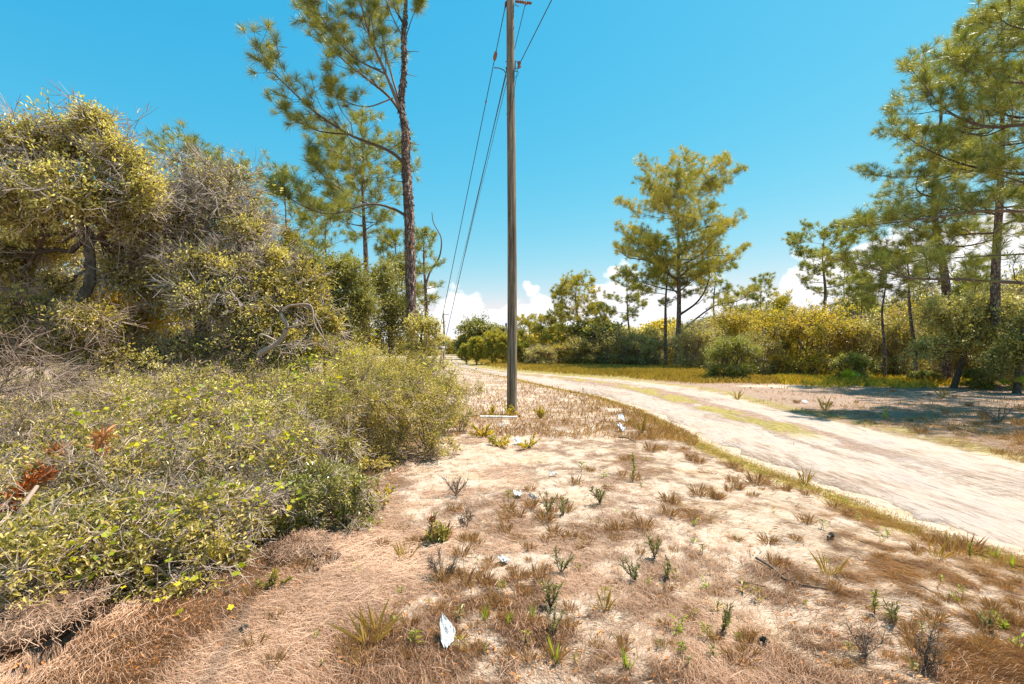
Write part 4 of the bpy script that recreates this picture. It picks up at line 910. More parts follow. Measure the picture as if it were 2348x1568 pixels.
# ------------------------------------------------------------------ utility pole, wires, guys
def utility_pole():
    Y = 12.2; x0 = W(1173, 0, Y)[0]; z0 = hz(x0, Y)-.15
    t = thing('utility_pole', 'weathered round wooden utility pole in the middle of the view', 'utility pole', (x0, Y, z0))
    r_ = np.random.default_rng(3); g = Geo(); k, s_ = 160, 40
    zz = np.linspace(z0, 12.4, k); u = (zz-z0)/(12.4-z0); R = .128-.038*u
    a = np.linspace(0, 2*np.pi, s_, endpoint=False)
    rr = R[:, None]*(1+.025*(fbm(np.cos(a)[None]*2.2+zz[:, None]*.5, np.sin(a)[None]*2.2+zz[:, None]*.12, 4)-.5)+.012*(vnoise(a[None]*14+0*zz[:, None], zz[:, None]*.8, 9)-.5)*2)
    cx = x0+.03*np.sin(zz*.45)*.6-.008*u*3; cy = Y
    V = np.stack([cx[:, None]+rr*np.cos(a), cy+rr*np.sin(a), zz[:, None]+0*rr], -1)
    i = np.arange(k-1)[:, None]*s_; j = np.arange(s_)[None]; j2 = (j+1) % s_
    g.add(V, np.stack([i+j, i+j2, i+s_+j2, i+s_+j], -1).reshape(-1, 4)); g.f.append((np.arange(s_)[None]+(k-1)*s_, 0))
    g.build('post', M_pole, t, True)
    P = lambda x, y, dd=0: W(x, y, Y+dd)
    def part(name, segs, mat, sides=10):
        g = Geo()
        for pts, rs in segs: tubes(g, np.array(pts), rs, sides, cap=True)
        return g.build(name, mat, t, False)
    # top disc insulator string, right of the post at the frame top
    a0 = P(1181, 3); d = nrm(P(1206, 6)-a0); pts = []; rs = []
    for q in np.linspace(0, .42, 29):
        pts.append(a0+d*q); rs.append(.020+.028*(math.sin(q*2*math.pi/.06)*.5+.5))
    part('insulator_string', [(pts, rs)], M_ceram, 14)
    part('line_clamp', [([P(1200, 4), P(1207, 8), P(1205, 13)], [.03, .035, .012]), ([P(1180, 11), P(1189, 15)], [.012, .012])], M_metal)
    part('guy_bracket', [([P(1168, 2), P(1160, 6), P(1157, 22)], [.03, .035, .012]), ([P(1166, 0), P(1164, 22)], [.02, .012])], M_rusty)
    part('spool_bracket', [([P(1180, 141), P(1191, 142), P(1193, 145)], [.009, .009, .009]), ([P(1180, 156), P(1190, 157)], [.009, .009]), ([P(1181, 139), P(1181, 160)], [.012, .012])], M_rusty, 6)
    part('spool_insulator', [([P(1190, 142), P(1190, 146), P(1190, 149), P(1190, 152), P(1190, 155)], [.045, .05, .03, .05, .045])], M_ceram, 14)
    part('bolt', [([P(1158, 141), P(1168, 143)], [.008, .008])], M_rusty, 6)
    part('bolt', [([P(1180, 163, -.05), P(1186, 163, -.05)], [.012, .012])], M_rusty, 6)
    part('lower_bracket', [([P(1166, 150), P(1160, 156), P(1161, 163), P(1166, 165)], [.012, .02, .02, .012])], M_rusty, 6)
    part('jumper_cable', [([P(1184, 163), P(1189, 165), P(1187, 172), P(1180, 178)], [.006]*4), ([P(1132, 155), P(1145, 156), P(1155, 161), P(1159, 167)], [.012]*4)], M_wire, 6)
    return x0, Y
PX, PY = utility_pole()
def wire(name, label, pts, r0, k=60, group=None, cat='cable', mat=None, sag=0):
    pts = [np.array(p, float) for p in pts]; t_ = np.linspace(0, 1, k)[:, None]
    p = smooth_path(pts, k)
    p[:, 2] -= sag*4*(t_*(1-t_))[:, 0]
    g = Geo(); tubes(g, p, np.full(k, r0), 6); o = g.build(name, mat or M_wire); return tag(o, label, cat, group)
P2 = at(1018, 76); P3 = ((1027-1173.5)*K*150-1.0, 150)
def farpole(label, x, y, h, r0, arm=True):
    t = thing('utility_pole', label, 'utility pole', (x, y, 0)); g = Geo()
    tubes(g, np.array([[x, y, -.2], [x+.02, y, h*.5], [x-.12, y, h]]), [r0, r0*.9, r0*.75], 12, cap=True); g.build('post', M_pole, t, True)
    if arm:
        g = Geo(); tubes(g, np.array([[x-.1, y-.1, h-.25], [x+.9, y-.1, h-.2]]), [.06, .06], 6, cap=True); g.build('crossarm', M_pole, t)
farpole('thin distant utility pole left of the near pole', P2[0], P2[1], hpx(717, 76), .17)
farpole('very faint far utility pole above the road end', P3[0], P3[1], hpx(765, 150), .16, False)
wire('power_line', 'upper power line running from behind the pole to the horizon', [W(1160, 172, 12.25), (P3[0]-.6, P3[1], 8.4)], .010, sag=1.2, group='lines from the pole to the horizon')
wire('power_line', 'lower power line running from the top insulator string behind the pole to the horizon', [W(1204, 9, 12.2), (P3[0], P3[1], 8.0)], .010, sag=1.0, group='lines from the pole to the horizon')
wire('power_line', 'power line slanting up from the spool insulator to the top edge', [W(1190, 148, 12.1), (13.4, -40, 9.6)], .011, sag=.9, group='lines passing overhead')
wire('power_line', 'short end of cable crossing the pole face', [W(1187, 155, 12.05), W(1184, 175, 12.04), W(1180, 200, 12.04), W(1172, 250, 12.04), W(1160, 262, 12.1)], .006)
A1 = at(981, 20); A2 = at(996, 20.4)
def guy(label, top, anc, kn):
    t = thing('guy_wire', label, 'guy wire', (anc[0], anc[1], 0), 'guy wires of the pole'); a = np.array([anc[0], anc[1], hz(*anc)]); top = np.array(top)
    g = Geo(); tubes(g, smooth_path([top, a+(top-a)*.02], 20), np.full(20, .011), 6); g.build('cable', M_wire, t)
    g = Geo(); d = nrm(top-a); tubes(g, np.array([a, a+d*1.2, a+d*2.4]), [.045]*3, 10, cap=True); g.build('guard', M_guard, t)
    if kn:
        q = top+(a-top)*kn; g = Geo(); tubes(g, np.array([q-d*.12, q-d*.07, q, q+d*.07, q+d*.12]), [.015, .045, .05, .045, .015], 10); g.build('strain_insulator', M_ceram, t)
        q = top+(a-top)*(kn+.085); g = Geo(); tubes(g, np.array([q-d*.05, q, q+d*.05]), [.015, .03, .012], 8); g.build('clamp', M_metal, t)
guy('outer guy wire with a brown strain insulator, left of the pole', W(1157, 20, 12.2), A1, .08)
guy('inner guy wire fixed to the pole below the brackets', W(1160, 165, 12.2), A2, 0)

# ------------------------------------------------------------------ pipe, litter objects, sticks
def pipe():
    a = GP(1100, 966); b_ = GP(1186, 967.5); za = hz(*a); zb = hz(*b_); t = thing('plastic_pipe', 'white plastic pipe lying on the ground at the foot of the pole', 'pipe', (a[0], a[1], za))
    g = Geo(); k = 20; p = np.array([[a[0]+(b_[0]-a[0])*u, a[1]+(b_[1]-a[1])*u+.02*math.sin(u*4), za+(zb-za)*u+.05] for u in np.linspace(0, 1, k)])
    tubes(g, p, np.full(k, .028), 12); tubes(g, p[::-1], np.full(k, .022), 12); g.build('pipe', M_pvc, t, True)
pipe()
def scrap(name, label, cat, px, py, w, h, seed, mat, stand=0., rot=0, shape=None, crumple=.02):
    q = GP(px, py); r_ = np.random.default_rng(seed); w, h = (w*.7, h*.7) if mat is M_wrap else (w*(.8 if seed > 1 else 1), h*(.75 if seed > 1 else .9))
    t = thing(name, label, cat, (q[0], q[1], hz(*q)), 'white litter scattered on the ground')
    n = 14; u, v = np.meshgrid(np.linspace(-1, 1, n), np.linspace(-1, 1, n)); u0, v0 = u.copy(), v.copy()
    if shape is not None: u = u*shape(v)[0]+shape(v)[1]
    z = crumple*(fbm(u0*2.2+seed, v0*2.2, seed, 3)-.3)*3+crumple*.8*np.abs(np.sin(u0*3+v0*2+seed))
    X = u*w/2; Yv = v*h/2*math.cos(stand); Z = (v+1)*h/2*math.sin(stand)+z+.012
    c, s_ = math.cos(rot), math.sin(rot)
    P = np.stack([q[0]+X*c-Yv*s_, q[1]+X*s_+Yv*c, hz(*q)+Z], -1)
    i = np.arange(n-1)[:, None]*n; j = np.arange(n-1)[None]
    g = Geo(); g.add(P, np.stack([i+j, i+j+1, i+n+j+1, i+n+j], -1).reshape(-1, 4)); g.build('sheet', mat, t, False)
scrap('paper_scrap', 'torn pointed white paper standing in the needles at the bottom centre', 'paper', 1026, 1500, .085, .20, 1, M_paper, .55, .10, lambda v: (np.interp(v, [-1, -.6, 0, .5, 1], [.35, .8, 1, .75, .12]), np.interp(v, [-1, 0, 1], [-.1, .1, -.75])), .012)
scrap('paper_scrap', 'small white wrapper above the torn pointed paper', 'paper', 1155, 1308, .09, .10, 2, M_paper, .1, .8)
scrap('paper_scrap', 'flat white paper half buried in the sand in mid foreground', 'paper', 1188, 1156, .11, .16, 3, M_paper, .15, .3)
scrap('paper_scrap', 'slim white paper strip right of the half-buried paper', 'paper', 1222, 1163, .04, .16, 4, M_paper, .1, .6)
scrap('plastic_wrapper', 'white and blue wrapper between the small yellow-green plants', 'wrapper', 1186, 1026, .16, .20, 5, M_wrap, .5, .1)
scrap('plastic_wrapper', 'crumpled white wrapper by the road grass, upper of two', 'wrapper', 1424, 967, .22, .24, 6, M_wrap, .7, .4, None, .035)
scrap('plastic_wrapper', 'crumpled white wrapper by the road grass, lower of two', 'wrapper', 1424, 990, .22, .22, 7, M_wrap, .6, .9, None, .035)
scrap('paper_scrap', 'small pale scrap in the middle of the dry patch', 'paper', 1268, 1106, .11, .10, 8, M_paper, .2, .1)
scrap('paper_scrap', 'white scrap on the brown verge right of the road', 'paper', 1845, 925, .25, .16, 9, M_wrap, .6, .5)
scrap('paper_scrap', 'tiny crumpled white scrap below the pipe', 'paper', 1150, 985, .10, .12, 10, M_paper, .6, .5)
def stick(label, pts, r0, fork=None):
    P = []
    for px, py, h in pts:
        q = GP(px, py); P.append([q[0], q[1], hz(*q)+r0+h])
    g = Geo(); k = 26; p = smooth_path(P, k); tubes(g, p, np.linspace(r0, r0*.55, k), 7, cap=True)
    if fork:
        for f, dx, dz in fork: i = int(f*25); tubes(g, np.array([p[i], p[i]+np.array(dx)*.5, p[i]+np.array(dx)+[0, 0, dz]]), [r0*.5, r0*.4, r0*.2], 5)
    o = g.build('fallen_stick', M_dtwig, None, True); tag(o, label, 'stick', 'sticks lying on the sand')
stick('long curved brown stick on the sand in the lower right', [(1733, 1300, .01), (1770, 1322, .01), (1800, 1345, .0), (1840, 1357, .0), (1898, 1366, .0)], .011)
stick('forked stick lying on the middle strip of the road', [(1755, 1016, .0), (1790, 1022, .02), (1832, 1022, .01)], .018, [(.1, (-.12, .12, .0), .03), (.9, (.06, .14, 0), .05)])
stick('dark short stick on the bare ground below the white wrappers', [(1418, 1008, .02), (1436, 1012, .05), (1458, 1017, .0)], .016, [(.5, (.15, .1, 0), .04)])
stick('thin stick right of the long curved stick', [(2060, 1330, .02), (2100, 1345, .0), (2150, 1370, .0)], .006)
stick('thin grey stick in the bottom right corner', [(2180, 1250, .01), (2230, 1262, .01), (2330, 1300, .0)], .006)
stick('small dark stick by the near edge of the road', [(1336, 913, .3), (1338, 920, .12), (1341, 928, 0)], .02)
stick('stick partly hidden in needles left of the long curved stick', [(1690, 1352, .0), (1720, 1356, .01), (1760, 1362, .0)], .007)
stick('pale stick along the far edge of the road', [(2120, 975, .0), (2180, 985, .02), (2250, 1000, .0)], .018)

for i, (px, py, lab) in enumerate(((1720, 893, 'pine cone beside the bare sand patch, left of two'), (1768, 893, 'pine cone beside the bare sand patch, right of two'), (1085, 905, 'pine cone behind the pipe near the thicket'), (1190, 962, 'pine cone at the right end of the white pipe'), (1905, 1245, 'pine cone in the lower right sand'), (560, 1480, 'pine cone on the needles in the bottom left'), (1750, 1500, 'pine cone near the bottom edge'))):
    x, y = GP(px, py); z = hz(x, y)+.03; r_ = np.random.default_rng(900+i); n = 90; u = np.linspace(0, 1, n); a = np.arange(n)*2.4; R0 = .024*np.sin(np.pi*(.12+.82*u))
    ax = nrm(np.array([math.cos(i*1.7), math.sin(i*1.7), .12])); s1 = nrm(np.cross(ax, [0, 0, 1])); s2 = np.cross(s1, ax)
    o_ = np.cos(a)[:, None]*s1+np.sin(a)[:, None]*s2; P = np.array([x, y, z])+ax*(u[:, None]-.5)*.07+o_*R0[:, None]*.35
    g = Geo(); leaves(g, P, nrm(o_+ax*.7), R0*1.0, .42, OVAL, .1, r_=r_); tubes(g, np.array([np.array([x, y, z])-ax*.05, np.array([x, y, z])+ax*.05]), [.012, .006], 8)
    tag(g.build('pine_cone', M_dtwig), lab, 'pine cone', 'pine cones on the ground')
# ------------------------------------------------------------------ root mounds
def mound(label, px, py, rx, ry, h, seed, rot=0.5, fib=2600):
    q = GP(px, py); r_ = np.random.default_rng(seed); bz = hz(*q)-.03; t = thing('root_mound', label, 'mound', (q[0], q[1], bz), 'brown mounds of roots and needles')
    k, s_ = 26, 48; e = np.linspace(0, 1, k)[:, None]; a = np.linspace(0, 2*np.pi, s_, endpoint=False)[None]
    prof = np.sin(e*np.pi/2); hh = np.cos(e*np.pi/2)**.6
    steep = sm(.2, .9, np.cos(a+.1))                       # undercut face, towards lower right
    rr = prof*(1-.10*steep)+.05*steep*np.sin(e*np.pi)*8
    X = rx*rr*np.cos(a); Y = ry*rr*np.sin(a); Z = h*hh*(1+0*a)
    nn = (fbm(X/.09+9, Y/.09, seed, 3)-.5)*.05; X, Y = X*math.cos(rot)-Y*math.sin(rot), X*math.sin(rot)+Y*math.cos(rot)
    V = np.stack([q[0]+X, q[1]+Y, bz+Z+nn], -1)
    i = np.arange(k-1)[:, None]*s_; j = np.arange(s_)[None]; j2 = (j+1) % s_
    g = Geo(); g.add(V, np.stack([i+j, i+s_+j, i+s_+j2, i+j2], -1).reshape(-1, 4)); g.build('earth', M_soil, t, True)
    g = Geo(); n = fib; ii = r_.integers(0, k-4, n); jj = r_.integers(0, s_, n); p = V[ii, jj]+r_.normal(0, .012, (n, 3)); p[:, 2] += .004
    d = nrm(r_.normal(0, 1, (n, 3))*np.array([1, 1, .35])); l = r_.uniform(.03, .10, n)[:, None]
    P = np.stack([p, p+d*l*.5+r_.normal(0, .012, (n, 3))+[0, 0, .008], p+d*l+r_.normal(0, .015, (n, 3))-[0, 0, .01]], 1)
    tubes(g, P, np.full((n, 3), .0013), 3); tag(g.build('roots', M_lit, t), kind='stuff')
mound('large brown root mound in the bottom left corner with a dark hollow', 14, 1468, .37, .44, .22, 1, .1, 4200)
mound('smaller brown needle mound at the foot of the thicket', 686, 1282, .22, .26, .15, 2, .1, 1800)
def log_():
    g = Geo(); p = W(-10, 1368, 3.1); tubes(g, np.array([p+[-.4, .1, 0], p, p+[.09, -.02, 0.]]), [.035, .035, .033], 12, cap=True); tag(g.build('cut_branch', M_cut), 'pale cut branch end at the left edge above the large root mound', 'branch')
log_()
def deadfrond(label, base, tip, n, ln, mat, seed, name='dead_frond', group=None):
    r_ = np.random.default_rng(seed); b_ = np.array(base); e = np.array(tip); t = thing(name, label, 'plant', base, group)
    g = Geo(); c = curve(b_, e, 14, .04, r_, .1); tubes(g, c, np.linspace(.008, .003, 14), 5); g.build('stem', M_dtwig, t)
    g = Geo(); i = r_.integers(2, 14, n); D = nrm(nrm(e-b_)*.6+r_.normal(0, .6, (n, 3))); leaves(g, c[i]+r_.normal(0, .012, (n, 3)), D, ln*(.6+.6*r_.random(n)), .045, OVAL, .6, r_=r_); g.build('foliage', mat, t)
deadfrond('orange-brown dead pine branch at the left edge, lower of two', W(-20, 1210, 3.6), W(105, 1085, 3.9), 150, .10, M_rust, 1, 'dead_pine_branch')
deadfrond('rust-coloured dead needles above the orange branch at the left edge', W(60, 1110, 4.1), W(140, 1030, 4.2), 120, .11, M_dead, 2, 'dead_pine_branch')
deadfrond('tan withered leaf cluster hanging in the olive bush', W(215, 1060, 4.15), W(235, 1000, 4.2), 60, .12, M_dead, 3, 'withered_leaves')
def greylog():
    g = Geo(); tubes(g, smooth_path([W(40, 1185, 3.5), W(60, 1150, 3.55), W(85, 1115, 3.7)], 12), np.linspace(.017, .014, 12), 10, cap=True); tag(g.build('broken_branch', M_twig), 'thick pale broken branch beside the orange dead branch', 'branch')
greylog()

# ------------------------------------------------------------------ small plants on the sand
def blades(g, x, y, z, n, ln, wd, r_, sp=.35, bend=.3, rad_=.01):
    a = r_.random(n)*6.283; e = np.abs(r_.normal(0, sp, n)); d = np.stack([np.cos(a)*np.sin(e), np.sin(a)*np.sin(e), np.cos(e)], -1)
    p = np.stack([x+np.cos(a)*rad_*r_.random(n), y+np.sin(a)*rad_*r_.random(n), np.full(n, z)], -1)
    l = (ln*(.5+.6*r_.random(n)))[:, None]; o = np.stack([np.cos(a), np.sin(a), 0*a], -1); w_ = np.stack([-np.sin(a), np.cos(a), 0*a], -1)*wd/2
    m = p+d*l*.55+o*l*bend*.12; t_ = p+d*l+o*l*bend*.5-np.array([0, 0, 1])*l*bend*.15
    V = np.stack([p-w_, p+w_, m+w_*.85, t_, m-w_*.85], 1); g.add(V, np.arange(n)[:, None]*5+np.array([[0, 1, 2, 3, 4]]))
r_s = np.random.default_rng(77)
# dry tufts: six shapes, copied
DT = []
for i in range(6):
    t = thing('dry_grass_tuft', 'small brown dead grass tuft on the open sandy ground', 'grass tuft', (0, 0, 0), 'dry grass tufts on the open ground')
    g = Geo(); blades(g, 0, 0, -.01, 80, .065+.013*i, .0019, r_s, .45+.05*i, .35, .045)
    if i % 2: 
        n = 60; p = r_s.normal(0, .05, (n, 3))*np.array([1, 1, .35])+[0, 0, .03]; d = nrm(r_s.normal(0, 1, (n, 3))); tubes(g, np.stack([p, p+d*.025+r_s.normal(0, .006, (n, 3)), p+d*.05], 1), np.full((n, 3), .0012), 3)
    g.build('blades', M_dry, t); DT.append(t)
def ok_spot(x, y): return road_d(x, y) > .45 and not (x < -.75-(y-7)*.06 and y > 4.4) and not (x < -1.0-(4.4-y)*.9)
cnt = 0; used = set(); r_q = np.random.default_rng(99)
for it in range(4000):
    if cnt >= 290: break
    u = r_q.random(); py = 900+ (1560-900)*u**1.15; px = r_q.uniform(480, 2347)
    x, y = GP(px, py)
    if not ok_spot(x, y) or r_q.random() > .25+.75*sm(.42, .62, fbm(x/1.1, y/1.1, 61)): continue
    i = int(r_q.integers(6)); s_ = r_q.uniform(.55, 1.15)*(1.5 if y > 6 else 1.15 if y > 4 else .8)
    if i not in used: used.add(i); DT[i].location = (x, y, hz(x, y)); DT[i].scale = (s_,)*3
    else: dup(DT[i], (x, y, hz(x, y)), r_q.random()*6, (s_, s_, s_*r_q.uniform(.8, 1.3)))
    cnt += 1
def sprig(name, label, px, py, kind, s_, seed, group=None):
    x, y = GP(px, py); z = hz(x, y); r_ = np.random.default_rng(seed); t = thing(name, label, 'plant', (x, y, z), group)
    gl = Geo(); gs = Geo()
    if kind == 'blade':
        blades(gl, x, y, z-.01, 6, .13*s_, .010*s_, r_, .20, .2, .012); gl.build('blades', M_blade, t); return
    if kind == 'grass':
        blades(gl, x, y, z-.01, 16, .17*s_, .0008+.0005*y, r_, .34, .4, .05); blades(gl, x, y, z-.01, 26, .08*s_, .0008+.0004*y, r_, .7, .3, .05); gl.build('blades', M_grass, t); return
    for i in range({'sage': 5, 'leafy': 7, 'dead': 7, 'spike': 1}[kind]):
        a = r_.random()*6.28; e = r_.uniform(.1, {'leafy': 1.25, 'dead': .9}.get(kind, .6)) if kind != 'spike' else .1; l = s_*.14*(.6+.6*r_.random())
        b_ = np.array([x, y, z]); q = b_+np.array([math.cos(a)*math.sin(e), math.sin(a)*math.sin(e), math.cos(e)])*l
        c = curve(b_, q, 8, .08, r_); tubes(gs, c, np.linspace(.0035, .0015, 8)*max(.8, s_), 4)
        n = {'sage': 22, 'leafy': 46, 'dead': 0, 'spike': 60}[kind]
        if n:
            u = r_.uniform(.25, 1, n); P = c[(u*7).astype(int)]+r_.normal(0, .004, (n, 3)); D = nrm(nrm(q-b_)*.7+r_.normal(0, .6, (n, 3)))
            leaves(gl, P, D, {'sage': .030, 'leafy': .028, 'spike': .028}[kind]*s_*(.6+.6*r_.random(n)), .10 if kind != 'leafy' else .17, OVAL, .7, r_=r_)
        else: sprays(gs, c[3:], np.repeat(nrm(q-b_)[None], 5, 0), r_, l*.4, 4, .0016)
    gs.build('stems', M_dtwig if kind != 'dead' else M_dtwig, t)
    if gl.v: gl.build('foliage', {'sage': M_grey, 'leafy': M_yellow if y > 5 else M_scrub, 'spike': M_bright}[kind], t)
GB = 'green blades sprouting from the sand'; GS = 'grey-green weeds on the sand'; GG = 'straw-green grass clumps'
SPR = [
 ('blade', 1110, 1440, 1.1, 'green blade plant right of the torn paper, leftmost of a row of three'), ('blade', 1164, 1452, 1.0, 'green blade plant, middle of the row of three in the bottom centre'), ('blade', 1218, 1440, 1.1, 'green blade plant, rightmost of the row of three in the bottom centre'),
 ('blade', 1275, 1540, 1.3, 'tall green blade plant at the bottom edge right of centre'), ('blade', 1438, 1550, 1.0, 'green blade plant cut by the bottom edge'), ('blade', 724, 1492, .8, 'small green sprout left of the yellowish grass clump'),
 ('spike', 2004, 1418, 1.2, 'upright dark green spike plant in the lower right'), ('sage', 2052, 1440, 1.1, 'forked green weed right of the dark green spike plant'), ('sage', 1455, 1348, 1.2, 'small green weed left of the forked pair in the centre foreground'),
 ('sage', 1500, 1300, 1.3, 'tall forked green weed in the centre foreground'), ('sage', 1532, 1345, 1.0, 'low green weed right of the tall forked weed'), ('sage', 1286, 1330, 1.2, 'green-grey weed above the rows of blades'),
 ('sage', 1262, 1410, 1.5, 'bushy grey-green weed left of the grass with brown base'), ('sage', 1268, 1478, 1.0, 'weed below the bushy grey-green weed'), ('grass', 1385, 1412, .9, 'brown-green grass clump in the bottom centre'),
 ('grass', 1900, 1330, 1.2, 'thin upright straw-green grass clump in the lower right'), ('grass', 2150, 1285, 1.0, 'straw-green grass clump near the road in the lower right'), ('grass', 1845, 1100, 1.5, 'bright spiky grass clump at the near road edge'),
 ('grass', 845, 1500, 1.5, 'wide yellowish grass clump in the bottom left of the sand'), ('grass', 870, 1470, 1.1, 'smaller yellowish grass tuft behind the wide clump'), ('grass', 930, 1300, 1.2, 'grass tuft beside the rust-coloured dead sprig'),
 ('leafy', 1010, 1270, 1.7, 'leafy green seedling in front of the rust-coloured dead sprig'), ('leafy', 620, 1370, 1.1, 'leafy seedling at the thicket foot below the upper mound'), ('leafy', 885, 1165, 1.6, 'bright leafy seedling at the thicket edge in mid distance'),
 ('dead', 1012, 1345, 1.2, 'dark dead twiggy plant below the leafy green seedling'), ('dead', 1070, 1225, 1.1, 'grey twiggy dead plant at the left of the sand'), ('dead', 1045, 1150, 1.6, 'large pale dead twiggy weed near the thicket edge'),
 ('leafy', 1140, 1032, 2.2, 'yellow-green seedling left of the white and blue wrapper'), ('leafy', 1105, 1008, 2.2, 'yellow-green seedling beside the thicket edge near the pipe'), ('leafy', 1210, 1036, 1.8, 'yellow-green seedling right of the white and blue wrapper'),
 ('leafy', 1165, 958, 2.2, 'low green growth in front of the pole foot'), ('leafy', 1130, 962, 2.0, 'low green growth at the left of the pole foot'), ('leafy', 1240, 965, 2.0, 'olive seedling right of the pole foot'),
 ('spike', 1450, 1115, 1.6, 'small green spike plant in mid foreground'), ('sage', 1375, 1170, 1.6, 'weed in the centre of the dry patch'), ('sage', 1255, 1195, 1.4, 'yellowish-green weed right of the half-buried paper'), ('sage', 1290, 1200, 1.4, 'grey weed beside the yellowish-green weed'),
 ('spike', 1452, 1068, 1.5, 'thin upright stalk in the dry patch'), ('grass', 1470, 990, 2.2, 'tall straw grass clump beside the white wrappers'), ('grass', 1440, 975, 1.7, 'grass clump just above the white wrappers'), ('grass', 1690, 912, 2.6, 'thick grass clump with brown base on the verge below the rounded bush'),
 ('grass', 1890, 940, 2.6, 'wide grass clump on the brown verge right of the road'), ('blade', 2028, 962, 2.6, 'green tuft in the tree shade right of the road'), ('dead', 2290, 975, 3.0, 'dark dead weed in the shade at the right edge'), ('grass', 2160, 915, 2.4, 'straw clump at the woodland edge in front of the tall pines'),
 ('blade', 2278, 1268, 1.1, 'green blades close to the road at the right edge'), ('spike', 2222, 1282, 1.0, 'small green spike near the road at the right edge'), ('blade', 2320, 1292, 1.0, 'green sprout at the right frame edge'), ('sage', 2262, 1450, 1.0, 'dark weed near the right frame edge'), ('sage', 1655, 1470, 1.2, 'weed in the middle of the lower right sand'), ('dead', 2120, 1545, 1.2, 'dark brown dead weed near the bottom right'), ('dead', 1985, 1520, 1.0, 'reddish dead weed in the lower right'),
]
nm = {'blade': 'blade_plant', 'spike': 'spike_plant', 'sage': 'grey_weed', 'grass': 'grass_clump', 'leafy': 'seedling', 'dead': 'dead_weed'}
for i, (kd, px, py, s_, lab) in enumerate(SPR): sprig(nm[kd], lab, px, py, kd, s_, 700+i)
SEED = []
r_q = np.random.default_rng(321)
for i in range(4):
    t = thing('tiny_seedling', 'tiny green seedling coming up through the sand', 'plant', (0, 0, 0), 'tiny seedlings on the sand')
    gl = Geo(); m = 14; u = r_q.random(m); P = np.stack([r_q.normal(0, .008, m), r_q.normal(0, .008, m), u*.06], -1); D = nrm(np.stack([r_q.normal(0, 1, m), r_q.normal(0, 1, m), np.full(m, .6)], -1))
    leaves(gl, P, D, .022+.012*r_q.random(m), .14, OVAL, .6, r_=r_q); gs = Geo(); tubes(gs, np.array([[0, 0, -.01], [.002, .002, .03], [0, .004, .06]]), [.0016, .0013, .001], 4)
    gs.build('stem', M_dtwig, t); gl.build('leaves', (M_bright, M_grey, M_scrub, M_blade)[i], t); SEED.append(t)
for i in range(70):
    while True:
        px, py = r_q.uniform(700, 2347), 960+600*r_q.random(); x, y = GP(px, py)
        if ok_spot(x, y): break
    s_ = r_q.uniform(.7, 1.5)*(1.4 if y > 5 else 1)
    if i < 4: SEED[i].location = (x, y, hz(x, y)); SEED[i].scale = (s_,)*3
    else: dup(SEED[int(r_q.integers(4))], (x, y, hz(x, y)), r_q.random()*6, (s_,)*3)
q = GP(985, 1262); z = hz(*q); deadfrond('rust-coloured dead sprig in the left foreground', (q[0], q[1], z), (q[0]+.02, q[1], z+.22), 90, .045, M_rust, 9, 'dead_sprig')

# ------------------------------------------------------------------ uncountable cover
def scatter_litter():
    r_ = np.random.default_rng(500); g = Geo()
    n = 520000; py = 880+(1640-880)*r_.random(n)**.75; px = r_.uniform(-80, 2430, n)
    Y = CAMH/((py-HZ)*K); X = (px-1173.5)*K*Y
    d = litter(X, Y); rd = road_d(X, Y)
    keep = (r_.random(n) < np.clip(d*.9+.12, 0, 1)*sm(.0, .5, rd)+.02) & (Y < 14) & (r_.random(n) < .62)
    keep &= (fbm(X/.6, Y/.6, 3) > -1) & (H(X, Y) > -.12)
    X, Y, d = X[keep], Y[keep], d[keep]; n = len(X)
    flow = 6.28*fbm(X/1.3, Y/1.3, 71)*1.3+r_.normal(0, .75, n)
    right = sm(1, 3, X); flow = flow*(1-right)+right*(2.45+r_.normal(0, .45, n))
    ln = r_.uniform(.05, .17, n)*np.clip(.75+Y*.06, .8, 1.3); wd = np.clip(.0009+.00038*Y, .0018, .0046)*r_.uniform(.7, 1.3, n)
    dx, dy = np.cos(flow), np.sin(flow); cv = r_.normal(0, .22, n); lift = r_.random(n)**3*.035*(.3+d)+.004
    V = []
    for s_ in (-.5, 0, .5):
        b_ = cv*(1-4*s_*s_)*.5
        x = X+dx*ln*s_-dy*ln*b_*.5; y = Y+dy*ln*s_+dx*ln*b_*.5
        z = H(x, y)+.004+lift*(1.0-.6*abs(s_)*2*r_.random(n))
        w_ = wd*(.5 if s_ == 0 else .3)
        V.append(np.stack([x-dy*w_, y+dx*w_, z+wd*.3], -1)); V.append(np.stack([x+dy*w_, y-dx*w_, z-wd*.3], -1))
    V = np.stack(V, 1); i = np.arange(n)[:, None, None]*6
    g.add(V, (i+np.array([[[0, 1, 3, 2], [2, 3, 5, 4]]])).reshape(-1, 4))
    tag(g.build('pine_needle_litter', M_lit), 'brown fallen pine needles strewn over the pale sand', 'pine needles', kind='stuff')
scatter_litter()
def scatter_twigs():
    r_ = np.random.default_rng(502); g = Geo(); n = 900
    py = 930+(1620-930)*r_.random(n); px = r_.uniform(0, 2347, n); Y = CAMH/((py-HZ)*K); X = (px-1173.5)*K*Y
    k_ = road_d(X, Y) > .2; X, Y = X[k_], Y[k_]; n = len(X); a = r_.random(n)*6.283; l = r_.uniform(.03, .13, n)
    P = np.stack([X, Y, H(X, Y)+.012], -1)[:, None]+np.linspace(-.5, .5, 5)[None, :, None]*(np.stack([np.cos(a), np.sin(a), 0*a], -1)*l[:, None])[:, None]
    P = P+r_.normal(0, .004, P.shape); tubes(g, P, (r_.uniform(.0012, .0032, n)[:, None]*np.linspace(1, .6, 5)[None])*np.clip(Y/4, .8, 2)[:, None], 5)
    tag(g.build('twig_debris', M_dtwig), 'short dark broken twigs strewn over the sand', 'twigs', kind='stuff')
scatter_twigs()
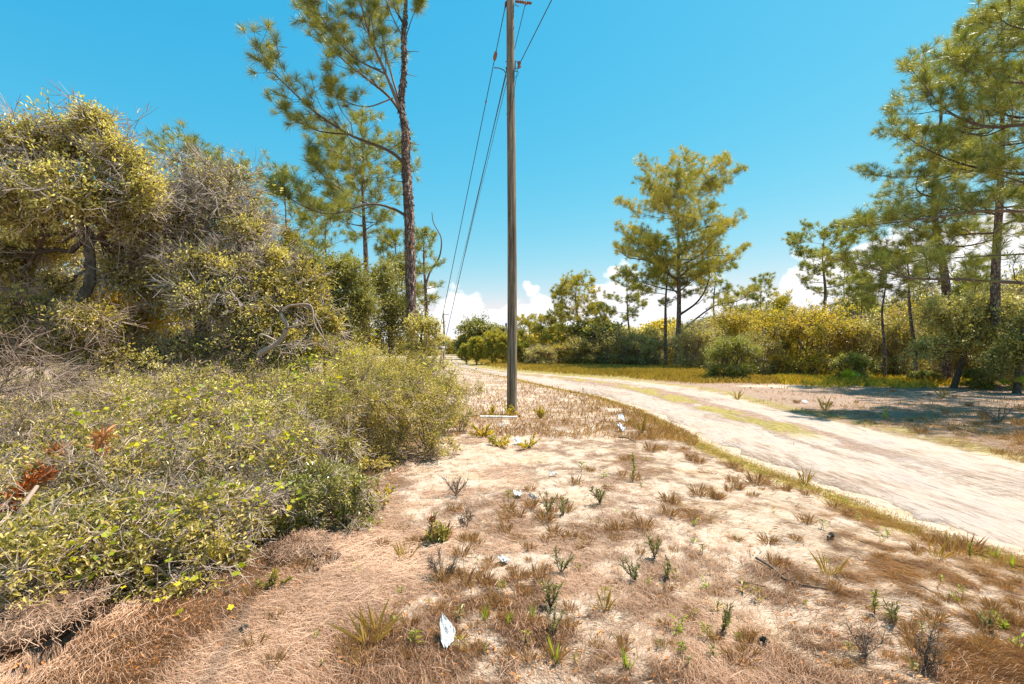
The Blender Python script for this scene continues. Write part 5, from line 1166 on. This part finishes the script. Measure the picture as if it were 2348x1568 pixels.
def scatter_leaflitter():
    r_ = np.random.default_rng(501); g = Geo(); n = 9000
    py = 900+(1600-900)*r_.random(n)**.8; px = r_.uniform(0, 2347, n); Y = CAMH/((py-HZ)*K); X = (px-1173.5)*K*Y
    k_ = (road_d(X, Y) > .3) & (r_.random(n) < .2+.8*sm(0, -1.5, X)); X, Y = X[k_], Y[k_]; n = len(X)
    P = np.stack([X, Y, H(X, Y)+.012], -1); D = nrm(np.stack([r_.normal(0, 1, n), r_.normal(0, 1, n), r_.normal(0, .25, n)], -1))
    leaves(g, P, D, .035*(.5+.7*r_.random(n)), .22, OVAL, .35, r_=r_); tag(g.build('leaf_litter', M_dead), 'small dead brown leaves lying among the needles', 'leaf litter', kind='stuff')
scatter_leaflitter()
def grassfield(name, label, n, fn, ln, wd, mat, seed, sp=.35):
    r_ = np.random.default_rng(seed); X, Y = fn(r_, n); n = len(X); a = r_.random(n)*6.283; e = np.abs(r_.normal(0, sp, n))
    d = np.stack([np.cos(a)*np.sin(e), np.sin(a)*np.sin(e), np.cos(e)], -1); P = np.stack([X, Y, H(X, Y)-.01], -1)
    h_ = np.broadcast_to(ln(X, Y) if callable(ln) else ln, (n,)); l = (h_*(.5+.7*r_.random(n)))[:, None]; w_ = np.stack([-np.sin(a), np.cos(a), 0*a], -1)*np.broadcast_to(wd(Y) if callable(wd) else wd, (n,))[:, None]/2
    m = P+d*l*.55; t_ = P+d*l+np.stack([np.cos(a), np.sin(a), 0*a-.3], -1)*l*.22
    V = np.stack([P-w_, P+w_, m+w_*.8, t_, m-w_*.8], 1); g = Geo(); g.add(V, np.arange(n)[:, None]*5+np.array([[0, 1, 2, 3, 4]]))
    tag(g.build(name, mat), label, 'grass', kind='stuff')
def f_far(r_, n):
    px = r_.uniform(1040, 2360, n); py = 812+(885-812)*r_.random(n)**.8; Y = CAMH/((py-HZ)*K); X = (px-1173.5)*K*Y
    d = X-road_lr(Y)[1]; dens = sm(.9, 2.6, d)*sm(22, 29, Y+X*.12+4*(fbm(X/3, Y/3, 81)-.5))*sm(.2, .5, fbm(X/1.2, Y/1.2, 82)+.15)
    k_ = (r_.random(n) < dens) & (Y < 90); return X[k_], Y[k_]
grassfield('grass', 'yellow-green grass along the far side of the road', 150000, f_far, lambda X, Y: .32+.0*X, lambda Y: .010+.0007*Y, M_grass, 601)
def f_edge(r_, n):
    Y = 3.6+(30-3.6)*r_.random(n)**1.6; l = road_lr(Y)[0]; X = l-.32+r_.normal(0, .25, n); dens = green(X, Y)*sm(-.12, .02, l-X)
    k_ = r_.random(n) < dens; return X[k_], Y[k_]
grassfield('road_edge_grass', 'short green mat of grass along the near edge of the road', 60000, f_edge, .035, lambda Y: .0022+.0006*Y, M_grass, 602, .9)
def f_strip(r_, n):
    Y = 8+(34-8)*r_.random(n)**1.4; l, rr = road_lr(Y); X = l+(rr-l)*(.52+.04*np.sin(Y/3)+r_.normal(0, .06, n)); k_ = r_.random(n) < sm(.35, .6, fbm(X/.5, Y/1.5, 52)+.1); return X[k_], Y[k_]
grassfield('road_strip_grass', 'thin grass on the strip between the two wheel tracks', 22000, f_strip, .045, lambda Y: .003+.0007*Y, M_grass, 603, .9)
def f_near(r_, n):
    py = 835+(1010-835)*r_.random(n)**1.0; px = r_.uniform(1020, 1600, n); Y = CAMH/((py-HZ)*K); X = (px-1173.5)*K*Y
    d = road_lr(Y)[0]-X; k_ = (d > .25) & (X > -1.2-.06*(Y-7)*1.4) & (r_.random(n) < .35+.65*np.exp(-((d-.9)/.7)**2)) & (r_.random(n) < sm(.3, .6, fbm(X/.5, Y/.5, 83)+.08)); return X[k_], Y[k_]
grassfield('dry_grass', 'thin brown dead grass covering the ground around the pole', 32000, f_near, .13, lambda Y: .0022+.0008*Y, M_dry, 604, .5)
def f_east(r_, n):
    py = 850+(1060-850)*r_.random(n); px = r_.uniform(1600, 2400, n); Y = CAMH/((py-HZ)*K); X = (px-1173.5)*K*Y
    d = X-road_lr(Y)[1]; k_ = (d > .3) & (r_.random(n) < sm(.4, .7, fbm(X/.6, Y/.6, 84))*.7); return X[k_], Y[k_]
grassfield('verge_dry_grass', 'sparse brown grass on the verge right of the road', 26000, f_east, .10, lambda Y: .0022+.0007*Y, M_dry, 605, .6)
def f_under(r_, n):
    Y = r_.uniform(17.5, 30, n); X = r_.uniform(.55, 1.15, n)*Y; k_ = r_.random(n) < sm(19, 22, Y+2*(fbm(X/2, Y/2, 85)-.5))*sm(.35, .6, fbm(X/1.5, Y/1.5, 86)+.1); return X[k_], Y[k_]
grassfield('undergrowth', 'low yellow-green undergrowth below the right-hand pines', 36000, f_under, .38, lambda Y: .02+0*Y, M_yellow, 606, .7)
for o in bpy.data.objects:
    if '_org' in o: del o['_org']
print('objects', len(bpy.data.objects), 'faces', sum(len(m.polygons)*m.users for m in bpy.data.meshes))
